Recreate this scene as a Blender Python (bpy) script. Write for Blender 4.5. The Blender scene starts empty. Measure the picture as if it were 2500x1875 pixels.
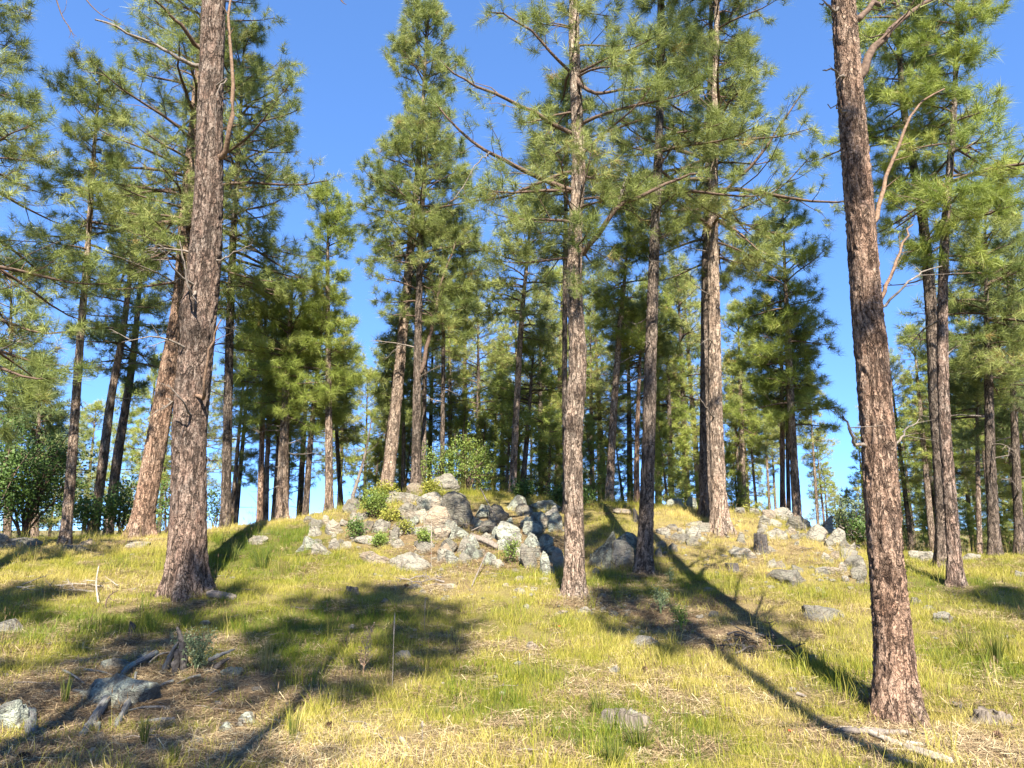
import bpy, math
import numpy as np
from math import radians, sin, cos, tan, atan, pi

# ------------------------------------------------------------------ camera, sky, sun, exposure
scene = bpy.context.scene
F = 1752.0                       # focal length in pixels of the 2500 px wide photograph
PITCH = radians(11.3)
EYE = 1.6
cam_d = bpy.data.cameras.new('camera')
cam_d.sensor_width = 36.0
cam_d.lens = 36.0 * F / 2500.0
cam_d.clip_start = 0.05
cam_d.clip_end = 6000.0
cam = bpy.data.objects.new('camera', cam_d)
scene.collection.objects.link(cam)
cam.location = (0, 0, EYE)
cam.rotation_euler = (pi / 2 + PITCH, 0, 0)
scene.camera = cam

SUN_EL = radians(46.0)
SUN_AZ = radians(7.0)            # sun behind the camera, a little to the right
SUN = np.array([sin(SUN_AZ) * cos(SUN_EL), -cos(SUN_AZ) * cos(SUN_EL), sin(SUN_EL)])
world = bpy.data.worlds.new("World")
scene.world = world
world.use_nodes = True
wn = world.node_tree.nodes
wl = world.node_tree.links
wn.clear()
w_out = wn.new('ShaderNodeOutputWorld')
w_bg = wn.new('ShaderNodeBackground')
w_sky = wn.new('ShaderNodeTexSky')
w_sky.sky_type = 'NISHITA'
w_sky.sun_disc = False
w_sky.sun_elevation = SUN_EL
w_sky.sun_rotation = pi - SUN_AZ
w_sky.altitude = 3000.0
w_sky.air_density = 0.5
w_sky.dust_density = 0.0
w_sky.ozone_density = 5.0
w_bg.inputs['Strength'].default_value = 0.080
w_gm = wn.new('ShaderNodeGamma')
w_gm.inputs['Gamma'].default_value = 0.58          # the photograph's compressed sky: horizon and zenith close together
w_ml = wn.new('ShaderNodeVectorMath')
w_ml.operation = 'MULTIPLY'
w_ml.inputs[1].default_value = (0.97, 1.53, 2.30)
wl.new(w_sky.outputs[0], w_gm.inputs['Color'])
wl.new(w_gm.outputs[0], w_ml.inputs[0])
wl.new(w_ml.outputs[0], w_bg.inputs['Color'])
wl.new(w_bg.outputs[0], w_out.inputs['Surface'])

sun_d = bpy.data.lights.new('sun', 'SUN')
sun_d.energy = 4.7
sun_d.angle = radians(0.5)
sun_d.color = (1.0, 0.91, 0.77)
sun_o = bpy.data.objects.new('sun', sun_d)
scene.collection.objects.link(sun_o)
sun_o.rotation_euler = (pi / 2 - SUN_EL, 0, SUN_AZ)
sun_o.location = (3, -20, 30)

scene.view_settings.view_transform = 'Standard'
scene.view_settings.look = 'None'
scene.view_settings.exposure = 2.15
scene.view_settings.gamma = 1.0
scene.view_settings.use_curve_mapping = False
scene.render.engine = 'CYCLES'
scene.cycles.max_bounces = 6
scene.cycles.diffuse_bounces = 4
scene.cycles.glossy_bounces = 2
scene.cycles.transmission_bounces = 3
scene.cycles.use_denoising = True

# ------------------------------------------------------------------ helpers: noise, meshes
COL = scene.collection
_pr = np.random.RandomState(11)
_PERM = _pr.permutation(512)
_VAL = _pr.rand(512)

def _hash(i, j, k):
    return _VAL[(_PERM[(_PERM[(_PERM[i & 511] + j) & 511] + k) & 511])]

def vnoise(p):
    p = np.asarray(p, float)
    q = np.floor(p).astype(np.int64)
    f = p - q
    f = f * f * (3 - 2 * f)
    i, j, k = q[:, 0], q[:, 1], q[:, 2]
    fx, fy, fz = f[:, 0], f[:, 1], f[:, 2]
    def c(a, b, d):
        return _hash(i + a, j + b, k + d)
    x00 = c(0, 0, 0) * (1 - fx) + c(1, 0, 0) * fx
    x10 = c(0, 1, 0) * (1 - fx) + c(1, 1, 0) * fx
    x01 = c(0, 0, 1) * (1 - fx) + c(1, 0, 1) * fx
    x11 = c(0, 1, 1) * (1 - fx) + c(1, 1, 1) * fx
    y0 = x00 * (1 - fy) + x10 * fy
    y1 = x01 * (1 - fy) + x11 * fy
    return (y0 * (1 - fz) + y1 * fz) * 2 - 1

def fbm(p, oct=4, lac=2.03, gain=0.5):
    p = np.asarray(p, float)
    a, s, t = 1.0, 0.0, 0.0
    for o in range(oct):
        s = s + a * vnoise(p + 17.3 * o)
        t += a
        a *= gain
        p = p * lac
    return s / t

def n2(x, y, sc, off=0.0, oct=3):
    x = np.atleast_1d(np.asarray(x, float)); y = np.atleast_1d(np.asarray(y, float))
    return fbm(np.stack([x * sc + off, y * sc - off, np.full(x.shape, off * 0.37)], 1), oct)

def unit(v):
    return v / np.maximum(np.linalg.norm(v, axis=-1, keepdims=True), 1e-9)

def smooth01(t):
    t = np.clip(t, 0, 1)
    return t * t * (3 - 2 * t)

class MB:
    """collects vertices and faces for ONE mesh"""
    def __init__(self):
        self.v, self.f3, self.f4, self.m3, self.m4, self.attr, self.n = [], [], [], [], [], {}, 0
    def add(self, verts, tris=None, quads=None, mat=0, **attrs):
        verts = np.asarray(verts, float).reshape(-1, 3)
        if tris is not None and len(tris):
            tris = np.asarray(tris).reshape(-1, 3)
            self.f3.append(tris + self.n); self.m3.append(np.full(len(tris), mat))
        if quads is not None and len(quads):
            quads = np.asarray(quads).reshape(-1, 4)
            self.f4.append(quads + self.n); self.m4.append(np.full(len(quads), mat))
        for k, a in attrs.items():
            self.attr.setdefault(k, []).append((self.n, np.broadcast_to(np.asarray(a, float), (len(verts),))))
        self.v.append(verts)
        self.n += len(verts)
    def mesh(self, name, mats, base=(0, 0, 0), smooth=True):
        me = bpy.data.meshes.new(name)
        v = np.concatenate(self.v) - np.asarray(base, float)
        f3 = np.concatenate(self.f3) if self.f3 else np.zeros((0, 3), int)
        f4 = np.concatenate(self.f4) if self.f4 else np.zeros((0, 4), int)
        mi = np.concatenate(self.m3 + self.m4) if (self.m3 or self.m4) else np.zeros(0)
        me.vertices.add(len(v))
        me.vertices.foreach_set('co', v.astype(np.float32).ravel())
        nl = f3.size + f4.size
        me.loops.add(nl)
        me.loops.foreach_set('vertex_index', np.concatenate([f3.ravel(), f4.ravel()]).astype(np.int32))
        npoly = len(f3) + len(f4)
        me.polygons.add(npoly)
        st = np.concatenate([np.arange(len(f3)) * 3, f3.size + np.arange(len(f4)) * 4]).astype(np.int32)
        me.polygons.foreach_set('loop_start', st)
        me.polygons.foreach_set('material_index', mi.astype(np.int32))
        if smooth:
            me.polygons.foreach_set('use_smooth', np.ones(npoly, bool))
        for k, lst in self.attr.items():
            a = np.zeros(len(v), np.float32)
            for s, x in lst:
                a[s:s + len(x)] = x
            at = me.attributes.new(k, 'FLOAT', 'POINT')
            at.data.foreach_set('value', a)
        for m in (mats if isinstance(mats, (list, tuple)) else [mats]):
            me.materials.append(m)
        me.update(calc_edges=True)
        return me
    def build(self, name, mats, parent=None, base=None, smooth=True):
        """link as ONE object; base = world position of its origin"""
        b = np.zeros(3) if base is None else np.asarray(base, float)
        o = bpy.data.objects.new(name, self.mesh(name, mats, b, smooth))
        COL.objects.link(o)
        if parent is not None:
            o.parent = parent
            if parent.type != 'EMPTY' or base is None:
                pass
        else:
            o.location = b
        return o

def tag(o, label=None, cat=None, group=None, kind=None):
    if label: o['label'] = label
    if cat: o['category'] = cat
    if group: o['group'] = group
    if kind: o['kind'] = kind
    return o

def empty(name, loc, label, cat, group=None):
    o = bpy.data.objects.new(name, None)
    o.empty_display_size = 0.2
    COL.objects.link(o)
    o.location = tuple(float(c) for c in loc)
    return tag(o, label, cat, group)

def part_copy(src, parent):
    c = src.copy()
    COL.objects.link(c)
    c.parent = parent
    return c

def frames(P):
    """tangent and two normals along polylines P (n,m,3)"""
    T = np.empty_like(P)
    T[:, 1:-1] = P[:, 2:] - P[:, :-2]
    T[:, 0] = P[:, 1] - P[:, 0]
    T[:, -1] = P[:, -1] - P[:, -2]
    T = unit(T)
    ref = np.where(np.abs(T[:, :1, 2:3]) > 0.9, np.array([[[1.0, 0, 0]]]), np.array([[[0, 0, 1.0]]]))
    ref = np.broadcast_to(ref, T.shape)
    A = unit(np.cross(T, ref))
    B = np.cross(T, A)
    return T, A, B

def tubes(mb, P, R, k=5, mat=0, cap=True, **attrs):
    """n tubes along polylines P (n,m,3) with radii R (n,m)"""
    P = np.asarray(P, float); R = np.asarray(R, float)
    n, m = P.shape[:2]
    if n == 0: return
    T, A, B = frames(P)
    th = np.arange(k) * 2 * pi / k
    V = P[:, :, None] + R[:, :, None, None] * (A[:, :, None] * np.cos(th)[None, None, :, None] + B[:, :, None] * np.sin(th)[None, None, :, None])
    idx = np.arange(n * m * k).reshape(n, m, k)
    a = idx[:, :-1]; b = idx[:, 1:]
    q = np.stack([a, np.roll(a, -1, 2), np.roll(b, -1, 2), b], -1).reshape(-1, 4)
    mb.add(V.reshape(-1, 3), quads=q, mat=mat, **attrs)

def catmull(P, n):
    P = np.asarray(P, float)
    if len(P) == 2:
        t = np.linspace(0, 1, n)[:, None]
        return P[0] * (1 - t) + P[1] * t
    Q = np.vstack([2 * P[0] - P[1], P, 2 * P[-1] - P[-2]])
    s = np.linspace(0, len(P) - 1, n)
    i = np.minimum(s.astype(int), len(P) - 2)
    t = (s - i)[:, None]
    p0, p1, p2, p3 = Q[i], Q[i + 1], Q[i + 2], Q[i + 3]
    return 0.5 * (2 * p1 + (p2 - p0) * t + (2 * p0 - 5 * p1 + 4 * p2 - p3) * t * t + (3 * p1 - p0 - 3 * p2 + p3) * t ** 3)

# ------------------------------------------------------------------ from a point of the photograph to a point of the place
def ray(px, py):
    a = (px - 1250.0) / F; b = -(py - 937.5) / F
    d = np.array([a, cos(PITCH) - b * sin(PITCH), sin(PITCH) + b * cos(PITCH)])
    return d
def at(px, py, Y):
    d = ray(px, py)
    return np.array([0, 0, EYE]) + d * (Y / d[1])
KD = 2500.0 / 2212.0
def atD(x, y, Y):
    return at(x * KD, y * KD, Y)
def wpx(px, py, w, Y):
    """length in metres of w photo pixels at that point"""
    d = ray(px, py)
    return w / F * (Y / d[1])

# terrain: control points (photo x, photo y, distance)
_ctrl = []
for (x, y, Y) in [
    (-300, 1875, 5.2), (300, 1875, 5.25), (1000, 1875, 5.3), (1700, 1875, 5.3), (2500, 1875, 5.3),
    (2195, 1775, 6.4), (1300, 1740, 6.7), (500, 1740, 6.6), (-200, 1740, 6.6), (2800, 1740, 6.7),
    (1300, 1600, 8.5), (600, 1600, 8.3), (-200, 1600, 8.2), (2000, 1600, 8.5), (2700, 1600, 8.6),
    (455, 1478, 10.3), (-200, 1470, 10.3), (900, 1480, 10.2), (1400, 1462, 10.5), (2000, 1500, 10.0), (2700, 1500, 10.2),
    (0, 1390, 12.4), (320, 1400, 12.3), (620, 1390, 12.4), (1000, 1398, 12.1), (1300, 1410, 11.8), (1572, 1402, 12.0), (1900, 1425, 11.6), (2330, 1437, 11.6), (2700, 1440, 11.7),
    (-250, 1325, 14.5), (155, 1335, 14.3), (335, 1318, 15.0), (620, 1305, 15.0), (560, 1290, 16.2), (720, 1270, 16.4), (780, 1310, 14.8), (950, 1325, 14.0), (1150, 1330, 14.0), (1350, 1330, 13.8),
    (1560, 1310, 14.0), (1757, 1305, 14.6), (2030, 1345, 13.6), (2260, 1388, 13.2), (2120, 1420, 12.2), (2600, 1390, 13.2),
    (860, 1235, 16.8), (980, 1225, 16.4), (1088, 1205, 17.0), (1250, 1225, 16.6), (1450, 1225, 17.0), (1650, 1240, 17.0), (1850, 1255, 16.8), (1990, 1300, 15.4), (2150, 1355, 15.2), (2330, 1362, 15.6), (2600, 1362, 15.8)]:
    _ctrl.append(at(x, y, Y))
for (x, y, z) in [(-12, 19, 1.0), (-8, 19.5, 1.15), (-4.5, 19.5, 1.45), (-1.5, 20, 2.2), (2, 20, 2.0), (5, 20, 1.5), (8, 19, .9), (12, 19, .8),
                  (-16, 26, -.2), (-9, 26, -.1), (-4, 26, .1), (0, 26, .7), (5, 26, .5), (10, 26, .1), (17, 26, .1),
                  (-22, 36, -2), (-10, 36, -2.2), (0, 36, -1.8), (10, 36, -1.2), (22, 36, -.8),
                  (-40, 55, -5.5), (-15, 55, -5.5), (0, 55, -5), (15, 55, -3.5), (40, 55, -2.8),
                  (-20, 14, .9), (-20, 6, .2), (20, 14, .8), (20, 6, .2), (-20, -4, -.1), (20, -4, -.1),
                  (0, 2, 0), (-6, 2, 0), (6, 2, 0), (0, -6, -.1), (-10, -10, -.2), (10, -10, -.2), (0, -25, -.6), (-25, -25, -.6), (25, -25, -.6)]:
    _ctrl.append(np.array([x, y, z], float))
_ctrl = np.array(_ctrl)
def _phi(r):
    return np.sqrt(r * r + 1.2 * 1.2)
_D = np.linalg.norm(_ctrl[:, None, :2] - _ctrl[None, :, :2], axis=-1)
_n = len(_ctrl)
_A = np.zeros((_n + 3, _n + 3))
_A[:_n, :_n] = _phi(_D) - 0.04 * np.eye(_n)
_A[:_n, _n:] = np.c_[np.ones(_n), _ctrl[:, :2]]
_A[_n:, :_n] = _A[:_n, _n:].T
_W = np.linalg.solve(_A, np.r_[_ctrl[:, 2], np.zeros(3)])
def ground_z(x, y, micro=True):
    x = np.atleast_1d(np.asarray(x, float)); y = np.atleast_1d(np.asarray(y, float))
    sh = x.shape
    x = x.ravel(); y = y.ravel()
    z = np.empty(len(x))
    for s in range(0, len(x), 20000):
        xx = x[s:s + 20000]; yy = y[s:s + 20000]
        r = np.sqrt((xx[:, None] - _ctrl[None, :, 0]) ** 2 + (yy[:, None] - _ctrl[None, :, 1]) ** 2)
        z[s:s + 20000] = _phi(r) @ _W[:_n] + _W[_n] + _W[_n + 1] * xx + _W[_n + 2] * yy
    d = np.sqrt(x * x + (y - 12) ** 2)
    k = smooth01((d - 38) / 40)
    far = np.where(y > 0, -9.0 - 0.02 * np.minimum(d, 500), -1.0 - 0.02 * np.minimum(d, 300))
    z = z * (1 - k) + far * k
    if micro:
        z = z + 0.045 * n2(x, y, 1.1, 3.1, 3) * (1 - k) + 0.012 * n2(x, y, 6.0, 9.1, 2) * (1 - k)
    return z.reshape(sh)
def gz(x, y):
    return float(ground_z([x], [y])[0])
_YS = np.arange(4.2, 24, 0.02)
def hit(px, py):
    """where the sight line through a photo pixel meets the ground"""
    d = ray(px, py)
    t = _YS / d[1]
    p = np.array([0, 0, EYE])[None] + d[None] * t[:, None]
    g = ground_z(p[:, 0], p[:, 1])
    w = np.where(p[:, 2] <= g)[0]
    i = w[0] if len(w) else int(np.argmin(p[:, 2] - g))
    q = p[i].copy(); q[2] = g[i]
    return q
def hitD(x, y):
    return hit(x * KD, y * KD)

# ------------------------------------------------------------------ materials
def mat(name):
    m = bpy.data.materials.new(name)
    m.use_nodes = True
    nt = m.node_tree
    nt.nodes.clear()
    out = nt.nodes.new('ShaderNodeOutputMaterial')
    return m, nt, out
class NT:
    def __init__(self, nt): self.nt = nt
    def n(self, t, **kw):
        nd = self.nt.nodes.new(t)
        for k, v in kw.items(): setattr(nd, k, v)
        return nd
    def l(self, a, b): self.nt.links.new(a, b)
    def attr(self, name, kind='GEOMETRY'):
        a = self.n('ShaderNodeAttribute'); a.attribute_name = name; a.attribute_type = kind
        return a.outputs['Fac']
    def coord(self, which='Object'):
        return self.n('ShaderNodeTexCoord').outputs[which]
    def pos(self):
        return self.n('ShaderNodeNewGeometry').outputs['Position']
    def noise(self, vec, scale, detail=4, rough=0.55, dist=0.0):
        t = self.n('ShaderNodeTexNoise')
        t.inputs['Scale'].default_value = scale; t.inputs['Detail'].default_value = detail
        t.inputs['Roughness'].default_value = rough; t.inputs['Distortion'].default_value = dist
        self.l(vec, t.inputs['Vector'])
        return t.outputs['Fac']
    def ramp(self, fac, stops, interp='LINEAR'):
        r = self.n('ShaderNodeValToRGB'); cr = r.color_ramp; cr.interpolation = interp
        while len(cr.elements) < len(stops): cr.elements.new(0.5)
        for e, (p, c) in zip(cr.elements, stops):
            e.position = p; e.color = (*c, 1) if len(c) == 3 else c
        self.l(fac, r.inputs['Fac'])
        return r.outputs['Color']
    def mix(self, fac, a, b, mode='MIX'):
        m = self.n('ShaderNodeMix', data_type='RGBA', blend_type=mode)
        for s, v in ((m.inputs[0], fac), (m.inputs[6], a), (m.inputs[7], b)):
            if hasattr(v, 'links') or hasattr(v, 'is_linked'): self.l(v, s)
            elif isinstance(v, (int, float)): s.default_value = v
            else: s.default_value = (*v, 1)
        return m.outputs[2]
    def math(self, op, a, b=0.0, c=0.0, clamp=False):
        m = self.n('ShaderNodeMath', operation=op); m.use_clamp = clamp
        for s, v in zip(m.inputs, (a, b, c)):
            if hasattr(v, 'is_linked'): self.l(v, s)
            else: s.default_value = v
        return m.outputs[0]
    def mapping(self, vec, scale):
        m = self.n('ShaderNodeMapping'); m.inputs['Scale'].default_value = scale
        self.l(vec, m.inputs['Vector'])
        return m.outputs[0]
    def bump(self, h, strength, dist):
        b = self.n('ShaderNodeBump'); b.inputs['Strength'].default_value = strength; b.inputs['Distance'].default_value = dist
        self.l(h, b.inputs['Height'])
        return b.outputs['Normal']
    def principled(self, out, col, rough=0.8, normal=None, spec=0.3):
        p = self.n('ShaderNodeBsdfPrincipled')
        if hasattr(col, 'is_linked'): self.l(col, p.inputs['Base Color'])
        else: p.inputs['Base Color'].default_value = (*col, 1)
        p.inputs['Roughness'].default_value = rough
        p.inputs['Specular IOR Level'].default_value = spec
        if normal is not None: self.l(normal, p.inputs['Normal'])
        self.l(p.outputs[0], out.inputs['Surface'])
        return p
    def leafy(self, out, col, trans=0.3, rough=0.55, spec=0.3, tcol=None):
        p = self.n('ShaderNodeBsdfPrincipled'); p.inputs['Roughness'].default_value = rough
        p.inputs['Specular IOR Level'].default_value = spec
        t = self.n('ShaderNodeBsdfTranslucent'); mx = self.n('ShaderNodeMixShader')
        self.l(col, p.inputs['Base Color']); self.l(tcol if tcol is not None else col, t.inputs['Color'])
        mx.inputs[0].default_value = trans
        self.l(p.outputs[0], mx.inputs[1]); self.l(t.outputs[0], mx.inputs[2]); self.l(mx.outputs[0], out.inputs['Surface'])

def make_bark(name, plate, plate2, grey, crack, fine=1.0):
    m, nt, out = mat(name); N = NT(nt)
    co = N.coord(); cr = N.attr('crack'); cell = N.attr('cell')
    c = N.ramp(cell, [(0.0, plate2), (0.45, plate), (1.0, tuple(min(1, x * 1.22) for x in plate))])
    hi_ = N.math('MULTIPLY', N.math('SUBTRACT', N.attr('ht'), 1.5), 0.16, clamp=True)
    c = N.mix(N.math('MULTIPLY', hi_, 0.6), c, grey)
    big = N.noise(co, 1.5, 4, 0.6)
    c = N.mix(N.ramp(big, [(0.40, (0, 0, 0)), (0.62, (0.75, 0.75, 0.75))]), c, grey)
    mid = N.noise(N.mapping(co, (1, 1, 0.5)), 9 * fine, 4, 0.6)
    c = N.mix(N.ramp(mid, [(0.36, (0.6, 0.6, 0.6)), (0.55, (0, 0, 0))]), c, plate2)
    f1 = N.noise(N.mapping(co, (1, 1, 0.62)), 30 * fine, 6, 0.70, 0.7)
    f2 = N.noise(N.mapping(co, (1, 1, 0.7)), 58 * fine, 4, 0.65, 0.4)
    c = N.mix(N.ramp(f2, [(0.41, (0.85, 0.85, 0.85)), (0.49, (0, 0, 0))]), c, N.mix(0.65, plate2, crack))
    c = N.mix(N.ramp(f1, [(0.38, (0.9, 0.9, 0.9)), (0.45, (0, 0, 0))]), c, crack)
    c = N.mix(N.ramp(f1, [(0.54, (0, 0, 0)), (0.68, (0.45, 0.45, 0.45))]), c, tuple(min(.7, x * 1.45) for x in grey))
    def ridge(scale, sz, lo, hi, dist):
        t = N.noise(N.mapping(co, (1, 1, sz)), scale * fine, 4, 0.6, dist)
        return N.ramp(t, [(lo, (0, 0, 0)), (0.5, (1, 1, 1)), (hi, (0, 0, 0))])
    r1 = ridge(8.5, 0.20, 0.455, 0.545, 0.9); r2 = ridge(19, 0.38, 0.45, 0.55, 0.7)
    c = N.mix(N.math('MULTIPLY', r2, 0.5), c, N.mix(0.5, plate2, crack))
    c = N.mix(N.math('MULTIPLY', r1, 0.92), c, crack)
    c = N.mix(N.ramp(cr, [(0.08, (0.9, 0.9, 0.9)), (0.6, (0, 0, 0))]), c, crack)
    rv = N.n('ShaderNodeHueSaturation'); N.l(c, rv.inputs['Color']); N.l(N.math('MULTIPLY_ADD', N.n('ShaderNodeObjectInfo').outputs['Random'], 0.35, 0.82), rv.inputs['Value']); c = rv.outputs['Color']
    blotch = N.noise(co, 1.9, 5, 0.62)
    c = N.mix(N.ramp(blotch, [(0.60, (0, 0, 0)), (0.70, (0.5, 0.5, 0.5))]), c, crack)
    h = N.math('ADD', N.math('MULTIPLY', f1, 0.9), N.math('MULTIPLY', f2, 0.4))
    h = N.math('SUBTRACT', h, N.math('ADD', N.math('MULTIPLY', r1, 1.1), N.math('MULTIPLY', r2, 0.6)))
    N.principled(out, c, 0.9, N.bump(h, 0.9, 0.03), 0.12)
    return m
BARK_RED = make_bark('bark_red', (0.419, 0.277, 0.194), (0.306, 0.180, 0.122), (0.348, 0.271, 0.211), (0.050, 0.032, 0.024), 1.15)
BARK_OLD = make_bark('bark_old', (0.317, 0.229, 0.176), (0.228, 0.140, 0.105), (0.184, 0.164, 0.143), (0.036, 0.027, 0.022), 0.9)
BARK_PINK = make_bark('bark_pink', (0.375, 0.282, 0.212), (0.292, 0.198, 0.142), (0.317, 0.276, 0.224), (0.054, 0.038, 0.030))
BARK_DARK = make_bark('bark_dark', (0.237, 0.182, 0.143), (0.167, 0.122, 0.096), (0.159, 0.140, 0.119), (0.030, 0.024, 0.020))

def make_wood(name, a, b):
    m, nt, out = mat(name); N = NT(nt)
    co = N.coord()
    s = N.noise(N.mapping(co, (1, 1, 1)), 30, 5, 0.6)
    c = N.ramp(s, [(0.32, a), (0.68, b)])
    N.principled(out, c, 0.88, N.bump(s, 0.7, 0.01), 0.15)
    return m
TWIG = make_wood('twig_bark', (0.054, 0.037, 0.029), (0.144, 0.101, 0.076))
DEADWOOD = make_wood('dead_wood', (0.086, 0.072, 0.061), (0.230, 0.198, 0.169))
STRAWWOOD = make_wood('bleached_wood', (0.158, 0.130, 0.101), (0.360, 0.317, 0.259))
CHAR = make_wood('charred_wood', (0.018, 0.016, 0.015), (0.10, 0.09, 0.085))
REDWOOD = make_wood('rust_limb_bark', (0.085, 0.055, 0.038), (0.215, 0.145, 0.10))

def make_grain(name, dark, light, lich=None):
    m, nt, out = mat(name); N = NT(nt)
    co = N.coord()
    g_ = N.n('ShaderNodeCombineXYZ'); N.l(N.attr('gu'), g_.inputs[0]); N.l(N.attr('gv'), g_.inputs[1])
    s = N.noise(g_.outputs[0], 1.0, 6, 0.68, 0.2)
    c = N.ramp(s, [(0.36, dark), (0.62, light)])
    if lich:
        p = N.noise(co, 9, 4)
        c = N.mix(N.ramp(p, [(0.55, (0, 0, 0)), (0.62, (0.7, 0.7, 0.7))]), c, lich)
    N.principled(out, c, 0.9, N.bump(s, 1.0, 0.012), 0.15)
    return m
STUMP = make_grain('weathered_stump_wood', (0.040, 0.033, 0.027), (0.20, 0.17, 0.14))
GREYLOG = make_grain('grey_log_wood', (0.050, 0.050, 0.050), (0.238, 0.234, 0.223), (0.194, 0.223, 0.187))

def make_needles(name, lo, mid, hi):
    m, nt, out = mat(name); N = NT(nt)
    c = N.ramp(N.attr('tone'), [(0.0, lo), (0.5, mid), (0.93, hi), (1.0, (0.30, 0.19, 0.07))])
    N.leafy(out, c, 0.36, 0.5, 0.3)
    return m
NEEDLE = make_needles('pine_needles', (0.088, 0.127, 0.034), (0.209, 0.251, 0.068), (0.373, 0.401, 0.141))
NEEDLE_B = make_needles('pine_needles_bright', (0.099, 0.147, 0.028), (0.232, 0.288, 0.056), (0.395, 0.435, 0.119))
NEEDLE_C = make_needles('pine_needles_blue', (0.070, 0.115, 0.045), (0.169, 0.220, 0.081), (0.322, 0.367, 0.153))

def make_leaf(name, lo, hi):
    m, nt, out = mat(name); N = NT(nt)
    c = N.ramp(N.attr('tone'), [(0.0, lo), (1.0, hi)])
    N.leafy(out, c, 0.35, 0.5, 0.3)
    return m
LEAF_DARK = make_leaf('broad_leaf_dark', (0.04, 0.08, 0.02), (0.11, 0.18, 0.04))
LEAF_LIGHT = make_leaf('broad_leaf_light', (0.095, 0.155, 0.028), (0.225, 0.285, 0.06))
LEAF_YELLOW = make_leaf('shrub_leaf_yellow', (0.16, 0.18, 0.03), (0.34, 0.33, 0.06))
LEAF_GREY = make_leaf('weed_leaf_grey', (0.10, 0.14, 0.07), (0.22, 0.27, 0.14))

def make_rock(name, a, b, lichen, lich_amt=0.5, warm=(0.40, 0.30, 0.20)):
    m, nt, out = mat(name); N = NT(nt)
    co = N.coord(); rnd = N.n('ShaderNodeObjectInfo').outputs['Random']
    off = N.n('ShaderNodeVectorMath', operation='ADD'); N.l(co, off.inputs[0])
    cmb = N.n('ShaderNodeCombineXYZ'); N.l(N.math('MULTIPLY', rnd, 50.0), cmb.inputs[0]); N.l(cmb.outputs[0], off.inputs[1])
    v = off.outputs[0]
    big = N.noise(v, 3.2, 5, 0.6, 0.3)
    c = N.ramp(big, [(0.34, a), (0.62, b)])
    lich = N.noise(v, 9.0, 6, 0.68, 0.4)
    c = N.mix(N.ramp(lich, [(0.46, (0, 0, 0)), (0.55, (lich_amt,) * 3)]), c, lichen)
    w = N.noise(v, 2.3, 3)
    c = N.mix(N.ramp(w, [(0.56, (0, 0, 0)), (0.70, (0.5, 0.5, 0.5))]), c, warm)
    sp = N.noise(v, 60, 3, 0.7)
    c = N.mix(N.ramp(sp, [(0.30, (0.55, 0.55, 0.55)), (0.46, (0, 0, 0))]), c, (0.09, 0.085, 0.075))
    c = N.mix(N.ramp(sp, [(0.58, (0, 0, 0)), (0.74, (0.35, 0.35, 0.35))]), c, (0.46, 0.44, 0.40))
    dk = N.noise(v, 5.5, 5, 0.62, 0.6)
    c = N.mix(N.ramp(dk, [(0.54, (0, 0, 0)), (0.63, (0.7, 0.7, 0.7))]), c, (0.10, 0.094, 0.08))
    val = N.n('ShaderNodeHueSaturation'); N.l(c, val.inputs['Color']); N.l(N.math('MULTIPLY_ADD', rnd, 0.62, 0.66), val.inputs['Value']); c = val.outputs['Color']
    crackn = N.noise(N.mapping(v, (1, 1, 2.2)), 7, 6, 0.65, 0.8)
    vor = N.n('ShaderNodeTexVoronoi', feature='DISTANCE_TO_EDGE'); vor.inputs['Scale'].default_value = 3.2
    wv = N.n('ShaderNodeVectorMath', operation='ADD'); N.l(v, wv.inputs[0])
    nz = N.n('ShaderNodeTexNoise'); nz.inputs['Scale'].default_value = 4.0; nz.inputs['Detail'].default_value = 4; N.l(v, nz.inputs['Vector'])
    sc_ = N.n('ShaderNodeVectorMath', operation='SCALE'); sc_.inputs['Scale'].default_value = 0.35; N.l(nz.outputs['Color'], sc_.inputs[0]); N.l(sc_.outputs[0], wv.inputs[1])
    N.l(wv.outputs[0], vor.inputs['Vector'])
    seam = N.ramp(vor.outputs['Distance'], [(0.0, (1, 1, 1)), (0.035, (0, 0, 0))])
    c = N.mix(N.math('MULTIPLY', seam, N.ramp(big, [(0.42, (0, 0, 0)), (0.55, (0.85, 0.85, 0.85))])), c, (0.07, 0.062, 0.052))
    h = N.math('ADD', N.math('MULTIPLY', crackn, 1.3), N.math('MULTIPLY', sp, 0.4))
    N.principled(out, c, 0.92, N.bump(h, 1.0, 0.10), 0.2)
    return m
ROCK = make_rock('granite_pale', (0.209, 0.187, 0.151), (0.302, 0.277, 0.230), (0.302, 0.302, 0.238), 0.5)
ROCK_WARM = make_rock('granite_warm', (0.259, 0.202, 0.144), (0.338, 0.274, 0.202), (0.317, 0.302, 0.238), 0.35)
ROCK_LICHEN = make_rock('granite_lichen', (0.12, 0.12, 0.10), (0.235, 0.235, 0.20), (0.36, 0.39, 0.31), 0.85, (0.20, 0.17, 0.13))
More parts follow.
